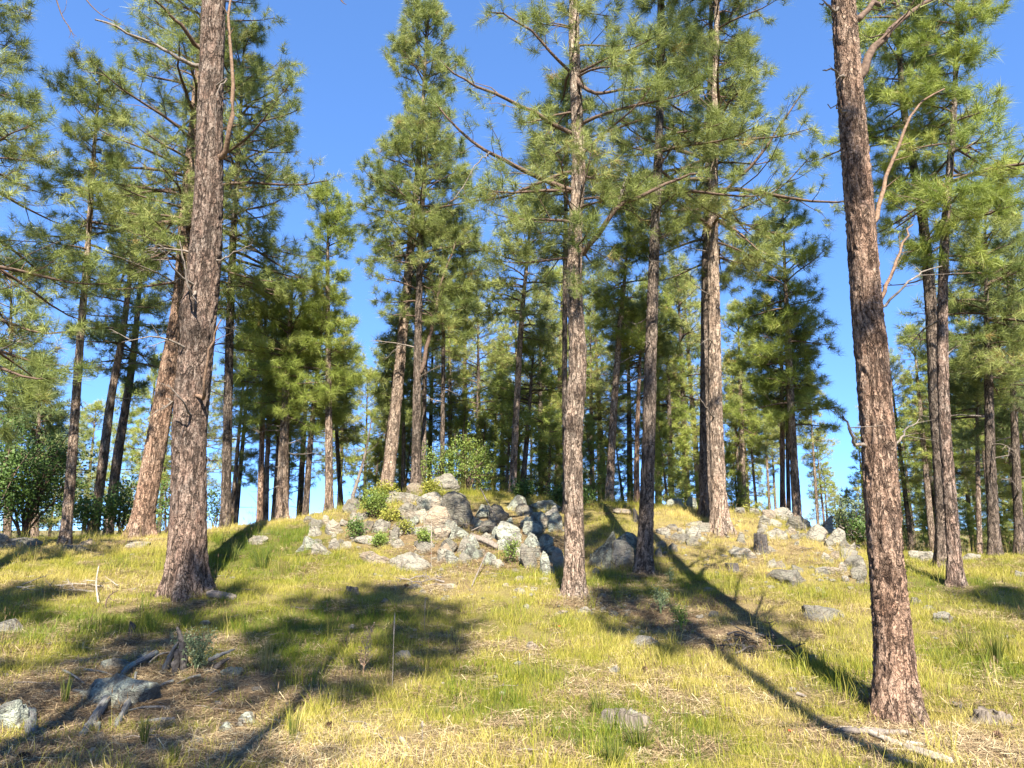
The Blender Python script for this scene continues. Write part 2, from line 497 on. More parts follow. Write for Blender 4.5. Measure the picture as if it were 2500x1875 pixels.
# ------------------------------------------------------------------ ground
def zone(px, py, rx, ry):
    c = hit(px, py)
    a = hit(px, py - ry); b = hit(px, min(py + ry, 1870))
    return (c[0], c[1], rx / F * c[1], max(0.12, abs(a[1] - b[1]) / 2))
def zsum(zs, x, y, soft=0.35):
    s = np.zeros(len(x))
    wob = 0.28 * n2(x, y, 1.7, 5.0, 3)
    for (cx, cy, rx, ry, amt) in zs:
        r = np.sqrt(((x - cx) / rx) ** 2 + ((y - cy) / ry) ** 2) + wob
        s = np.maximum(s, amt * smooth01((1.0 + soft - r) / (2 * soft)))
    return s
LITTER = [zone(*z[:4]) + (z[4],) for z in [
    (1450, 1455, 80, 22, 1), (1560, 1490, 100, 30, 1), (1650, 1520, 100, 34, 1), (1770, 1565, 110, 42, 1), (1850, 1590, 70, 26, .8),
    (300, 1700, 430, 100, .95), (150, 1840, 330, 80, .95), (620, 1730, 130, 60, .85), (450, 1570, 210, 32, .75), (520, 1820, 200, 60, .85),
    (850, 1830, 300, 60, .6), (2180, 1800, 240, 46, .9), (2380, 1830, 190, 60, .85), (1480, 1690, 130, 36, .45), (1300, 1580, 70, 26, .5),
    (1050, 1432, 130, 24, .7), (1200, 1335, 240, 62, .85), (1130, 1290, 200, 60, .8), (1750, 1490, 170, 46, .55), (250, 1440, 170, 18, .6),
    (930, 1300, 140, 50, .55), (1880, 1340, 160, 40, .35), (1660, 1320, 90, 40, .4), (2030, 1370, 70, 50, .5), (1860, 1680, 120, 30, .35), (40, 1560, 140, 50, .5), (1240, 1830, 120, 40, .4), (455, 1484, 80, 16, .7), (2195, 1780, 110, 26, .9), (1400, 1470, 60, 16, .9), (1570, 1404, 60, 10, .6), (1757, 1306, 60, 9, .8), (335, 1322, 60, 7, .8), (2335, 1440, 50, 9, .6),
    (700, 1660, 90, 22, .6), (1100, 1560, 90, 18, .5), (1650, 1700, 110, 22, .5), (2050, 1480, 70, 14, .5), (1950, 1560, 90, 18, .5), (300, 1480, 120, 14, .4), (900, 1480, 100, 14, .5)]]
GREENER = [zone(*z[:4]) + (z[4],) for z in [
    (1560, 1790, 280, 110, .75), (1250, 1680, 200, 90, .45), (620, 1340, 150, 50, .9), (760, 1390, 160, 30, .6), (1620, 1440, 200, 40, .7), (800, 1560, 240, 90, .55), (200, 1520, 420, 45, .6),
    (1980, 1620, 120, 60, .6), (2420, 1640, 140, 60, .6), (2420, 1440, 200, 30, .4), (300, 1360, 300, 30, .4), (1250, 1520, 120, 50, .4), (1900, 1440, 160, 30, .4)]]
STRAW = [zone(*z[:4]) + (z[4],) for z in [
    (900, 1820, 320, 80, .8), (1900, 1350, 220, 70, .7), (200, 1335, 300, 22, .8), (620, 1285, 200, 22, .6), (1700, 1290, 160, 50, .6), (1650, 1700, 260, 70, .45), (2300, 1810, 300, 70, .7),
    (250, 1420, 260, 30, .6), (2350, 1480, 240, 40, .35), (1030, 1440, 200, 40, .5), (1880, 1780, 160, 60, .5)]]
def litter(x, y): return np.clip(zsum(LITTER, x, y), 0, 1)
def tint(x, y):
    t = 0.48 + 0.46 * n2(x, y, 0.55, 7.7, 3) + 0.30 * n2(x, y, 2.3, 1.2, 2)
    return np.clip(t - 0.55 * zsum(GREENER, x, y, .5) + 0.45 * zsum(STRAW, x, y, .5), 0, 1)

def axis(fine0, fine1, step, far, grow=1.16):
    a = list(np.arange(fine0, fine1 + step / 2, step))
    s = step; v = fine1
    while v < far: s *= grow; v += s; a.append(v)
    s = step; v = fine0
    while v > -far: s *= grow; v -= s; a.insert(0, v)
    return np.array(a)
def build_ground():
    xs = axis(-12.5, 12.5, 0.15, 4500); ys = axis(3.4, 20.5, 0.13, 4500)
    X, Y = np.meshgrid(xs, ys)
    Z = ground_z(X, Y)
    nx, ny = len(xs), len(ys)
    i = np.arange(nx * ny).reshape(ny, nx)
    q = np.stack([i[:-1, :-1], i[:-1, 1:], i[1:, 1:], i[1:, :-1]], -1).reshape(-1, 4)
    x, y = X.ravel(), Y.ravel()
    m, nt, out = mat('forest_ground'); N = NT(nt)
    P = N.pos()
    lit = N.attr('litter'); dry = N.attr('dry')
    n1 = N.noise(P, 1.6, 5, 0.6); n2_ = N.noise(P, 14, 5, 0.65); n3 = N.noise(P, 70, 4, 0.7)
    turf = N.mix(dry, (0.094, 0.097, 0.025), (0.238, 0.191, 0.079))
    turf = N.mix(N.ramp(n2_, [(0.35, (0.432, 0.432, 0.432)), (0.6, (0, 0, 0))]), turf, (0.115, 0.086, 0.043))
    lt = N.ramp(n3, [(0.30, (0.054, 0.036, 0.023)), (0.5, (0.173, 0.119, 0.072)), (0.70, (0.302, 0.230, 0.144))])
    lt = N.mix(N.ramp(n1, [(0.38, (0.432, 0.432, 0.432)), (0.6, (0, 0, 0))]), lt, (0.086, 0.061, 0.043))
    c = N.mix(lit, turf, lt)
    h = N.math('ADD', n3, N.math('MULTIPLY', n2_, 1.5))
    N.principled(out, c, 0.95, N.bump(h, 0.8, 0.03), 0.1)
    mb = MB()
    far = np.hypot(x, y) > 60
    L = np.where(far, 0.2, litter(x, y)); T = np.where(far, 0.4, tint(x, y))
    mb.add(np.stack([x, y, Z.ravel()], 1), quads=q, litter=L, dry=T)
    o = mb.build('ground', m)
    tag(o, 'grassy forest slope rising to the rocky knoll', None, None, 'structure')
build_ground()

# ------------------------------------------------------------------ grass, litter: uncountable, one object each
def clump(seed, nb, rad, hmin, hmax, w, lean, seg=2, flat=0.0, seedhead=0.0):
    r = np.random.RandomState(seed)
    mb = MB()
    n = nb
    a = r.rand(n) * 2 * pi; rr = rad * np.sqrt(r.rand(n))
    b = np.stack([rr * np.cos(a), rr * np.sin(a), np.full(n, -0.02)], 1)
    h = hmin + (hmax - hmin) * r.rand(n) ** 1.4
    la = r.rand(n) * 2 * pi; ll = lean * (0.25 + r.rand(n))
    d1 = unit(np.stack([np.cos(la) * ll, np.sin(la) * ll, np.ones(n) * (1 - flat)], 1))
    d2 = unit(np.stack([np.cos(la) * ll * 2.4, np.sin(la) * ll * 2.4, np.ones(n) * (1 - flat) * 0.8], 1))
    p1 = b + d1 * (h * 0.55)[:, None]; p2 = p1 + d2 * (h * 0.5)[:, None]
    sa = r.rand(n) * 2 * pi
    s = np.stack([np.cos(sa), np.sin(sa), np.zeros(n)], 1) * (w * (0.6 + 0.8 * r.rand(n)))[:, None] * 0.5
    V = np.stack([b - s, b + s, p1 - s * 0.8, p1 + s * 0.8, p2], 1)
    i = np.arange(n)[:, None] * 5
    q = i + np.array([[0, 1, 3, 2]]); t = i + np.array([[2, 3, 4]])
    tone = np.repeat(r.rand(n), 5); tt = np.tile([0, 0, .55, .55, 1.0], n)
    mb.add(V.reshape(-1, 3), tris=t, quads=q, tone=tone, tt=tt)
    if seedhead:
        k = r.rand(n) < seedhead
        L = np.stack([p2[k], p2[k] + d2[k] * 0.02, p2[k] + d2[k] * 0.055], 1)
        tubes(mb, L, np.tile([0.0012, 0.0045, 0.001], (k.sum(), 1)), 4, 0, tone=1.0, tt=2.0)
    return mb
def grass_material(name, green, mid, straw, head=(0.22, 0.15, 0.08)):
    m, nt, out = mat(name); N = NT(nt)
    ti = N.attr('tint', 'INSTANCER'); tone = N.attr('tone'); tt = N.attr('tt')
    f = N.math('ADD', ti, N.math('MULTIPLY', N.math('SUBTRACT', tone, 0.5), 0.55), clamp=True)
    f = N.math('ADD', f, N.math('MULTIPLY', N.math('SUBTRACT', tt, 0.6), 0.22), clamp=True)
    c = N.ramp(f, [(0.0, green), (0.45, mid), (0.85, straw), (1.0, tuple(min(.8, x * 1.12) for x in straw))])
    c = N.mix(N.math('GREATER_THAN', tt, 1.5), c, head)
    N.leafy(out, c, 0.35, 0.55, 0.25)
    return m
GRASS = grass_material('grass_blades', (0.100, 0.150, 0.016), (0.300, 0.285, 0.036), (0.46, 0.38, 0.13))
def scatter(name, label, protos, P, rot, scl, tin):
    """one object whose points carry copies of the prototype tufts"""
    me = bpy.data.meshes.new(name)
    me.vertices.add(len(P)); me.vertices.foreach_set('co', np.asarray(P, np.float32).ravel())
    for nm, ty, key, val in (('rot', 'FLOAT_VECTOR', 'vector', rot), ('scl', 'FLOAT', 'value', scl), ('tint', 'FLOAT', 'value', tin)):
        a = me.attributes.new(nm, ty, 'POINT'); a.data.foreach_set(key, np.asarray(val, np.float32).ravel())
    o = bpy.data.objects.new(name, me); COL.objects.link(o)
    tag(o, label, None, None, 'stuff')
    ng = bpy.data.node_groups.new(name + '_spread', 'GeometryNodeTree')
    ng.interface.new_socket('Geometry', in_out='INPUT', socket_type='NodeSocketGeometry')
    ng.interface.new_socket('Geometry', in_out='OUTPUT', socket_type='NodeSocketGeometry')
    nn = ng.nodes; gi = nn.new('NodeGroupInput'); go = nn.new('NodeGroupOutput')
    iop = nn.new('GeometryNodeInstanceOnPoints'); jn = nn.new('GeometryNodeJoinGeometry')
    m2p = nn.new('GeometryNodeMeshToPoints')
    for k, mb_m in enumerate(protos):
        mb_, mt_ = mb_m
        po = bpy.data.objects.new('%s_tuft' % name, mb_.mesh('%s_tuft' % name, mt_, smooth=False))
        oi = nn.new('GeometryNodeObjectInfo'); oi.inputs['Object'].default_value = po; oi.inputs['As Instance'].default_value = True
        ng.links.new(oi.outputs['Geometry'], jn.inputs[0])
    def na(nm, dt):
        a = nn.new('GeometryNodeInputNamedAttribute'); a.data_type = dt; a.inputs['Name'].default_value = nm
        return a.outputs[0]
    e2r = nn.new('FunctionNodeEulerToRotation')
    rv = nn.new('FunctionNodeRandomValue'); rv.data_type = 'INT'
    rv.inputs[4].default_value = 0; rv.inputs[5].default_value = len(protos) - 1
    ng.links.new(gi.outputs[0], m2p.inputs[0]); ng.links.new(m2p.outputs[0], iop.inputs['Points'])
    ng.links.new(jn.outputs[0], iop.inputs['Instance']); iop.inputs['Pick Instance'].default_value = True
    ng.links.new(rv.outputs[2], iop.inputs['Instance Index'])
    ng.links.new(na('rot', 'FLOAT_VECTOR'), e2r.inputs[0]); ng.links.new(e2r.outputs[0], iop.inputs['Rotation'])
    ng.links.new(na('scl', 'FLOAT'), iop.inputs['Scale'])
    ng.links.new(iop.outputs[0], go.inputs[0])
    md = o.modifiers.new('spread', 'NODES'); md.node_group = ng
    return o
def sample_area(rng, bands):
    """random ground points in the camera's field and a margin, denser near"""
    out = []
    for (y0, y1, dens) in bands:
        n = int(dens * (0.78 * (y1 * y1 - y0 * y0) + 2.4 * (y1 - y0)))
        y = np.sqrt(y0 * y0 + (y1 * y1 - y0 * y0) * rng.rand(n))
        x = (rng.rand(n) * 2 - 1) * (0.78 * y + 1.2)
        out.append(np.stack([x, y], 1))
    return np.concatenate(out)
def spread(name, label, protos, xy, rng, smin, smax, tiltamt=0.12, tin=None, mult=1.0):
    x, y = xy[:, 0], xy[:, 1]
    z = ground_z(x, y)
    n = len(x)
    rot = np.stack([(rng.rand(n) - .5) * tiltamt * 2, (rng.rand(n) - .5) * tiltamt * 2, rng.rand(n) * 2 * pi], 1)
    scl = (smin + (smax - smin) * rng.rand(n)) * mult
    return scatter(name, label, protos, np.stack([x, y, z], 1), rot, scl, tint(x, y) if tin is None else tin)

rg = np.random.RandomState(5)
xy = sample_area(rg, [(2.6, 5, 40), (5, 9, 105), (9, 14, 75), (14, 21, 44), (21, 32, 10)])
L = litter(xy[:, 0], xy[:, 1]); hgt = 0.5 + 0.5 * n2(xy[:, 0], xy[:, 1], 0.8, 4.4, 3)
bare = smooth01((n2(xy[:, 0], xy[:, 1], 1.4, 21.0, 3) - 0.08) / 0.35)
keep = rg.rand(len(xy)) > np.clip(L * 0.93 + 0.6 * bare, 0, .96)
hgt = hgt[keep]
xy = xy[keep]
short = [(clump(100 + k, 46, 0.13, 0.045, 0.135, 0.0038, 0.36), GRASS) for k in range(7)]
spread('grass', 'short yellow green mountain grass covering the slope', short, xy, rg, 0.65, 1.2, mult=0.62 + 0.85 * np.clip(hgt, 0, 1))
xy = sample_area(rg, [(3, 9, 7.5), (9, 14, 6.5), (14, 21, 6), (21, 28, 2)])
L = litter(xy[:, 0], xy[:, 1]); g = zsum(GREENER, xy[:, 0], xy[:, 1], .5)
keep = rg.rand(len(xy)) < np.clip(0.10 + 0.75 * g + 0.5 * n2(xy[:, 0], xy[:, 1], 0.9, 14.4, 2), 0, 1) * (1 - L)
tall = [(clump(200 + k, 30, 0.10, 0.14, 0.34, 0.0055, 0.26), GRASS) for k in range(5)]
spread('tall_grass', 'taller green grass growing in tufts on the slope', tall, xy[keep], rg, 0.65, 1.15)
xy = sample_area(rg, [(4, 9, 5), (9, 14, 4), (14, 21, 5)])
L = litter(xy[:, 0], xy[:, 1])
keep = rg.rand(len(xy)) < 0.55 * (1 - 0.8 * L)
stalk = [(clump(300 + k, 4, 0.09, 0.22, 0.46, 0.0030, 0.14, seedhead=0.85), GRASS) for k in range(6)]
spread('seed_stalks', 'thin dry seed stalks standing above the grass', stalk, xy[keep], rg, 0.7, 1.2, tin=0.55 + 0.45 * rg.rand(keep.sum()))
# fallen needles and dead straw on the bare patches
def straw_patch(seed, n, rad, ln, w):
    r = np.random.RandomState(seed); mb = MB()
    a = r.rand(n) * 2 * pi; rr = rad * np.sqrt(r.rand(n))
    c = np.stack([rr * np.cos(a), rr * np.sin(a), 0.004 + 0.03 * r.rand(n)], 1)
    d = unit(np.stack([r.randn(n), r.randn(n), 0.22 * r.randn(n)], 1)) * (ln * (0.5 + r.rand(n)))[:, None] * 0.5
    s = unit(np.cross(d, np.array([0, 0, 1.0]) + 0.3 * r.randn(n, 3))) * (w * (0.6 + 0.8 * r.rand(n)))[:, None] * 0.5
    V = np.stack([c - d - s, c - d + s, c + d], 1)
    mb.add(V.reshape(-1, 3), tris=np.arange(3 * n).reshape(n, 3), tone=np.repeat(r.rand(n), 3), tt=0.5)
    return mb
mL, ntL, outL = mat('fallen_needles'); NL = NT(ntL)
cL = NL.ramp(NL.math('ADD', NL.attr('tone'), NL.math('MULTIPLY', NL.math('SUBTRACT', NL.attr('tint', 'INSTANCER'), 0.5), 0.7), clamp=True),
             [(0.0, (0.072, 0.048, 0.030)), (0.35, (0.187, 0.126, 0.072)), (0.7, (0.302, 0.230, 0.126)), (1.0, (0.403, 0.338, 0.209))])
NL.principled(outL, cL, 0.75, None, 0.25)
xy = sample_area(rg, [(2.6, 5, 40), (5, 9, 60), (9, 14, 34), (14, 19, 20)])
L = litter(xy[:, 0], xy[:, 1])
bare = smooth01((n2(xy[:, 0], xy[:, 1], 1.4, 21.0, 3) - 0.08) / 0.35)
keep = rg.rand(len(xy)) < 0.14 + 0.86 * np.maximum(L, 0.7 * bare)
patch = [(straw_patch(400 + k, 70, 0.16, 0.13, 0.0042), mL) for k in range(6)]
spread('needle_litter', 'fallen brown pine needles and dead straw on the bare ground', patch, xy[keep], rg, 0.8, 1.3, 0.06,
       tin=np.clip(0.5 + 0.5 * n2(xy[keep][:, 0], xy[keep][:, 1], 0.9, 2.2) + 0.35 * zsum(STRAW, xy[keep][:, 0], xy[keep][:, 1]), 0, 1))

# small dead twigs and bark flakes dropped all over
def twig_bit(seed):
    r = np.random.RandomState(seed); mb = MB(); L = 0.16 + 0.3 * r.rand()
    t = np.linspace(-.5, .5, 5)[:, None]
    Q = np.array([1.0, 0, 0]) * L * t + np.array([0, 0, .012]) + r.randn(5, 3) * np.array([0, .012, .006])
    tubes(mb, Q[None], np.array([[.0035, .005, .0045, .0035, .0015]]), 4, 0, tone=r.rand())
    q = Q[2] + np.array([.5, .6, .12]) * L * .35 * np.linspace(0, 1, 3)[:, None]
    tubes(mb, q[None], np.array([[.003, .002, .001]]), 3, 0, tone=r.rand())
    return mb
xy = sample_area(rg, [(3, 9, 3.2), (9, 14, 2.2), (14, 19, 1.2)])
keep = rg.rand(len(xy)) < 0.25 + 0.75 * litter(xy[:, 0], xy[:, 1])
spread('twig_litter', 'small dead twigs strewn over grass and needle litter', [(twig_bit(500 + k), DEADWOOD) for k in range(6)], xy[keep], rg, 0.6, 1.4, 0.1, tin=rg.rand(keep.sum()))
# ------------------------------------------------------------------ rocks
_ico = {}
def icosphere(sub):
    if sub in _ico: return _ico[sub]
    t = (1 + 5 ** .5) / 2
    v = [(-1, t, 0), (1, t, 0), (-1, -t, 0), (1, -t, 0), (0, -1, t), (0, 1, t), (0, -1, -t), (0, 1, -t), (t, 0, -1), (t, 0, 1), (-t, 0, -1), (-t, 0, 1)]
    f = [(0, 11, 5), (0, 5, 1), (0, 1, 7), (0, 7, 10), (0, 10, 11), (1, 5, 9), (5, 11, 4), (11, 10, 2), (10, 7, 6), (7, 1, 8), (3, 9, 4), (3, 4, 2), (3, 2, 6), (3, 6, 8), (3, 8, 9), (4, 9, 5), (2, 4, 11), (6, 2, 10), (8, 6, 7), (9, 8, 1)]
    v = [np.array(p, float) / np.linalg.norm(p) for p in v]
    for _ in range(sub):
        mid = {}; nf = []
        def m(a, b):
            k = (min(a, b), max(a, b))
            if k not in mid:
                p = v[a] + v[b]; v.append(p / np.linalg.norm(p)); mid[k] = len(v) - 1
            return mid[k]
        for a, b, c in f:
            x, y, z = m(a, b), m(b, c), m(c, a)
            nf += [(a, x, z), (b, y, x), (c, z, y), (x, y, z)]
        f = nf
    _ico[sub] = (np.array(v), np.array(f))
    return _ico[sub]
def rotz(a):
    return np.array([[cos(a), -sin(a), 0], [sin(a), cos(a), 0], [0, 0, 1.0]])
def roty(a):
    return np.array([[cos(a), 0, sin(a)], [0, 1.0, 0], [-sin(a), 0, cos(a)]])
def rock_shape(seed, dims, sub=4, facets=14, rough=0.10, roll=0.0, round_=0.0):
    r = np.random.RandomState(seed)
    v, f = icosphere(sub)
    v = v.copy()
    for k in range(facets):
        n = unit(r.randn(3) * np.array([1, 1, 0.9])); d = 0.42 + 0.36 * r.rand() + 0.28 * round_
        s = np.maximum(0, v @ n - d)
        v = v - n[None] * (s * 0.97)[:, None]
    off = r.rand(3) * 90
    nrm = unit(v)
    h = fbm(v * 1.5 + off, 5, 2.1, 0.55)
    ridg = 1 - np.abs(fbm(v * 2.3 + off + 31, 3))
    lay = vnoise(v @ np.array([[0.4, 0, 0], [0, 0.4, 0], [0.8, 0.5, 5.5]]) + off)
    v = v + nrm * (rough * 1.3 * h + rough * 0.45 * (ridg - 0.8) + rough * 0.35 * lay)[:, None]
    v = v / np.array([np.ptp(v[:, 0]), np.ptp(v[:, 1]), np.ptp(v[:, 2])]) * np.asarray(dims)
    v = v @ rotz(r.rand() * 0.5 - 0.25).T @ roty(roll).T
    return v, f
def put_rock(seed, px, py, w, h, label, m=ROCK, sub=4, roll=0.0, depth=0.8, group=None, rough=0.10, facets=11, round_=0.0, name='boulder', cat='rock', sink=0.75, Y=None):
    """rock whose outline is w by h photo pixels around (px, py)"""
    k_ = 1.18 if 890 < px < 1560 and py < 1385 else 1.04
    w *= k_; h *= 1 + (k_ - 1) * .8
    if Y is None:
        b = hit(px, py + h * 0.5 * (0.8 if sink > 0.5 else 0.55))
        Yc = b[1] + wpx(px, py, w, b[1]) * depth * (0.40 if sink > 0.5 else 0.2)
    else:
        Yc = Y
    c = at(px, py, Yc)
    W = wpx(px, py, w, Yc); H = wpx(px, py, h, Yc)
    g = gz(c[0], Yc)
    top = c[2] + H / 2
    Hf = max(H * (1 + sink), top - g + sink * 0.6 * H + 0.02)
    ca = abs(cos(roll)); sa = abs(sin(roll))
    v, f = rock_shape(seed, (W * 1.04, W * depth, Hf), sub, facets, rough, roll, round_)
    sx = W * 1.04 / np.ptp(v[:, 0]); sz = Hf / np.ptp(v[:, 2])
    v = v * np.array([sx, 1, sz])
    zc = top - Hf / 2
    v[:, 2] -= (v[:, 2].max() + v[:, 2].min()) / 2; v[:, 0] -= (v[:, 0].max() + v[:, 0].min()) / 2
    mb = MB(); mb.add(v + np.array([c[0], Yc, zc]), tris=f)
    o = mb.build(name, m, None, (c[0], Yc, zc - Hf / 2))
    return tag(o, label, cat, group)
OUT = 'boulders of the rocky outcrop'
R_ = ROCK; W_ = ROCK_WARM; L_ = ROCK_LICHEN
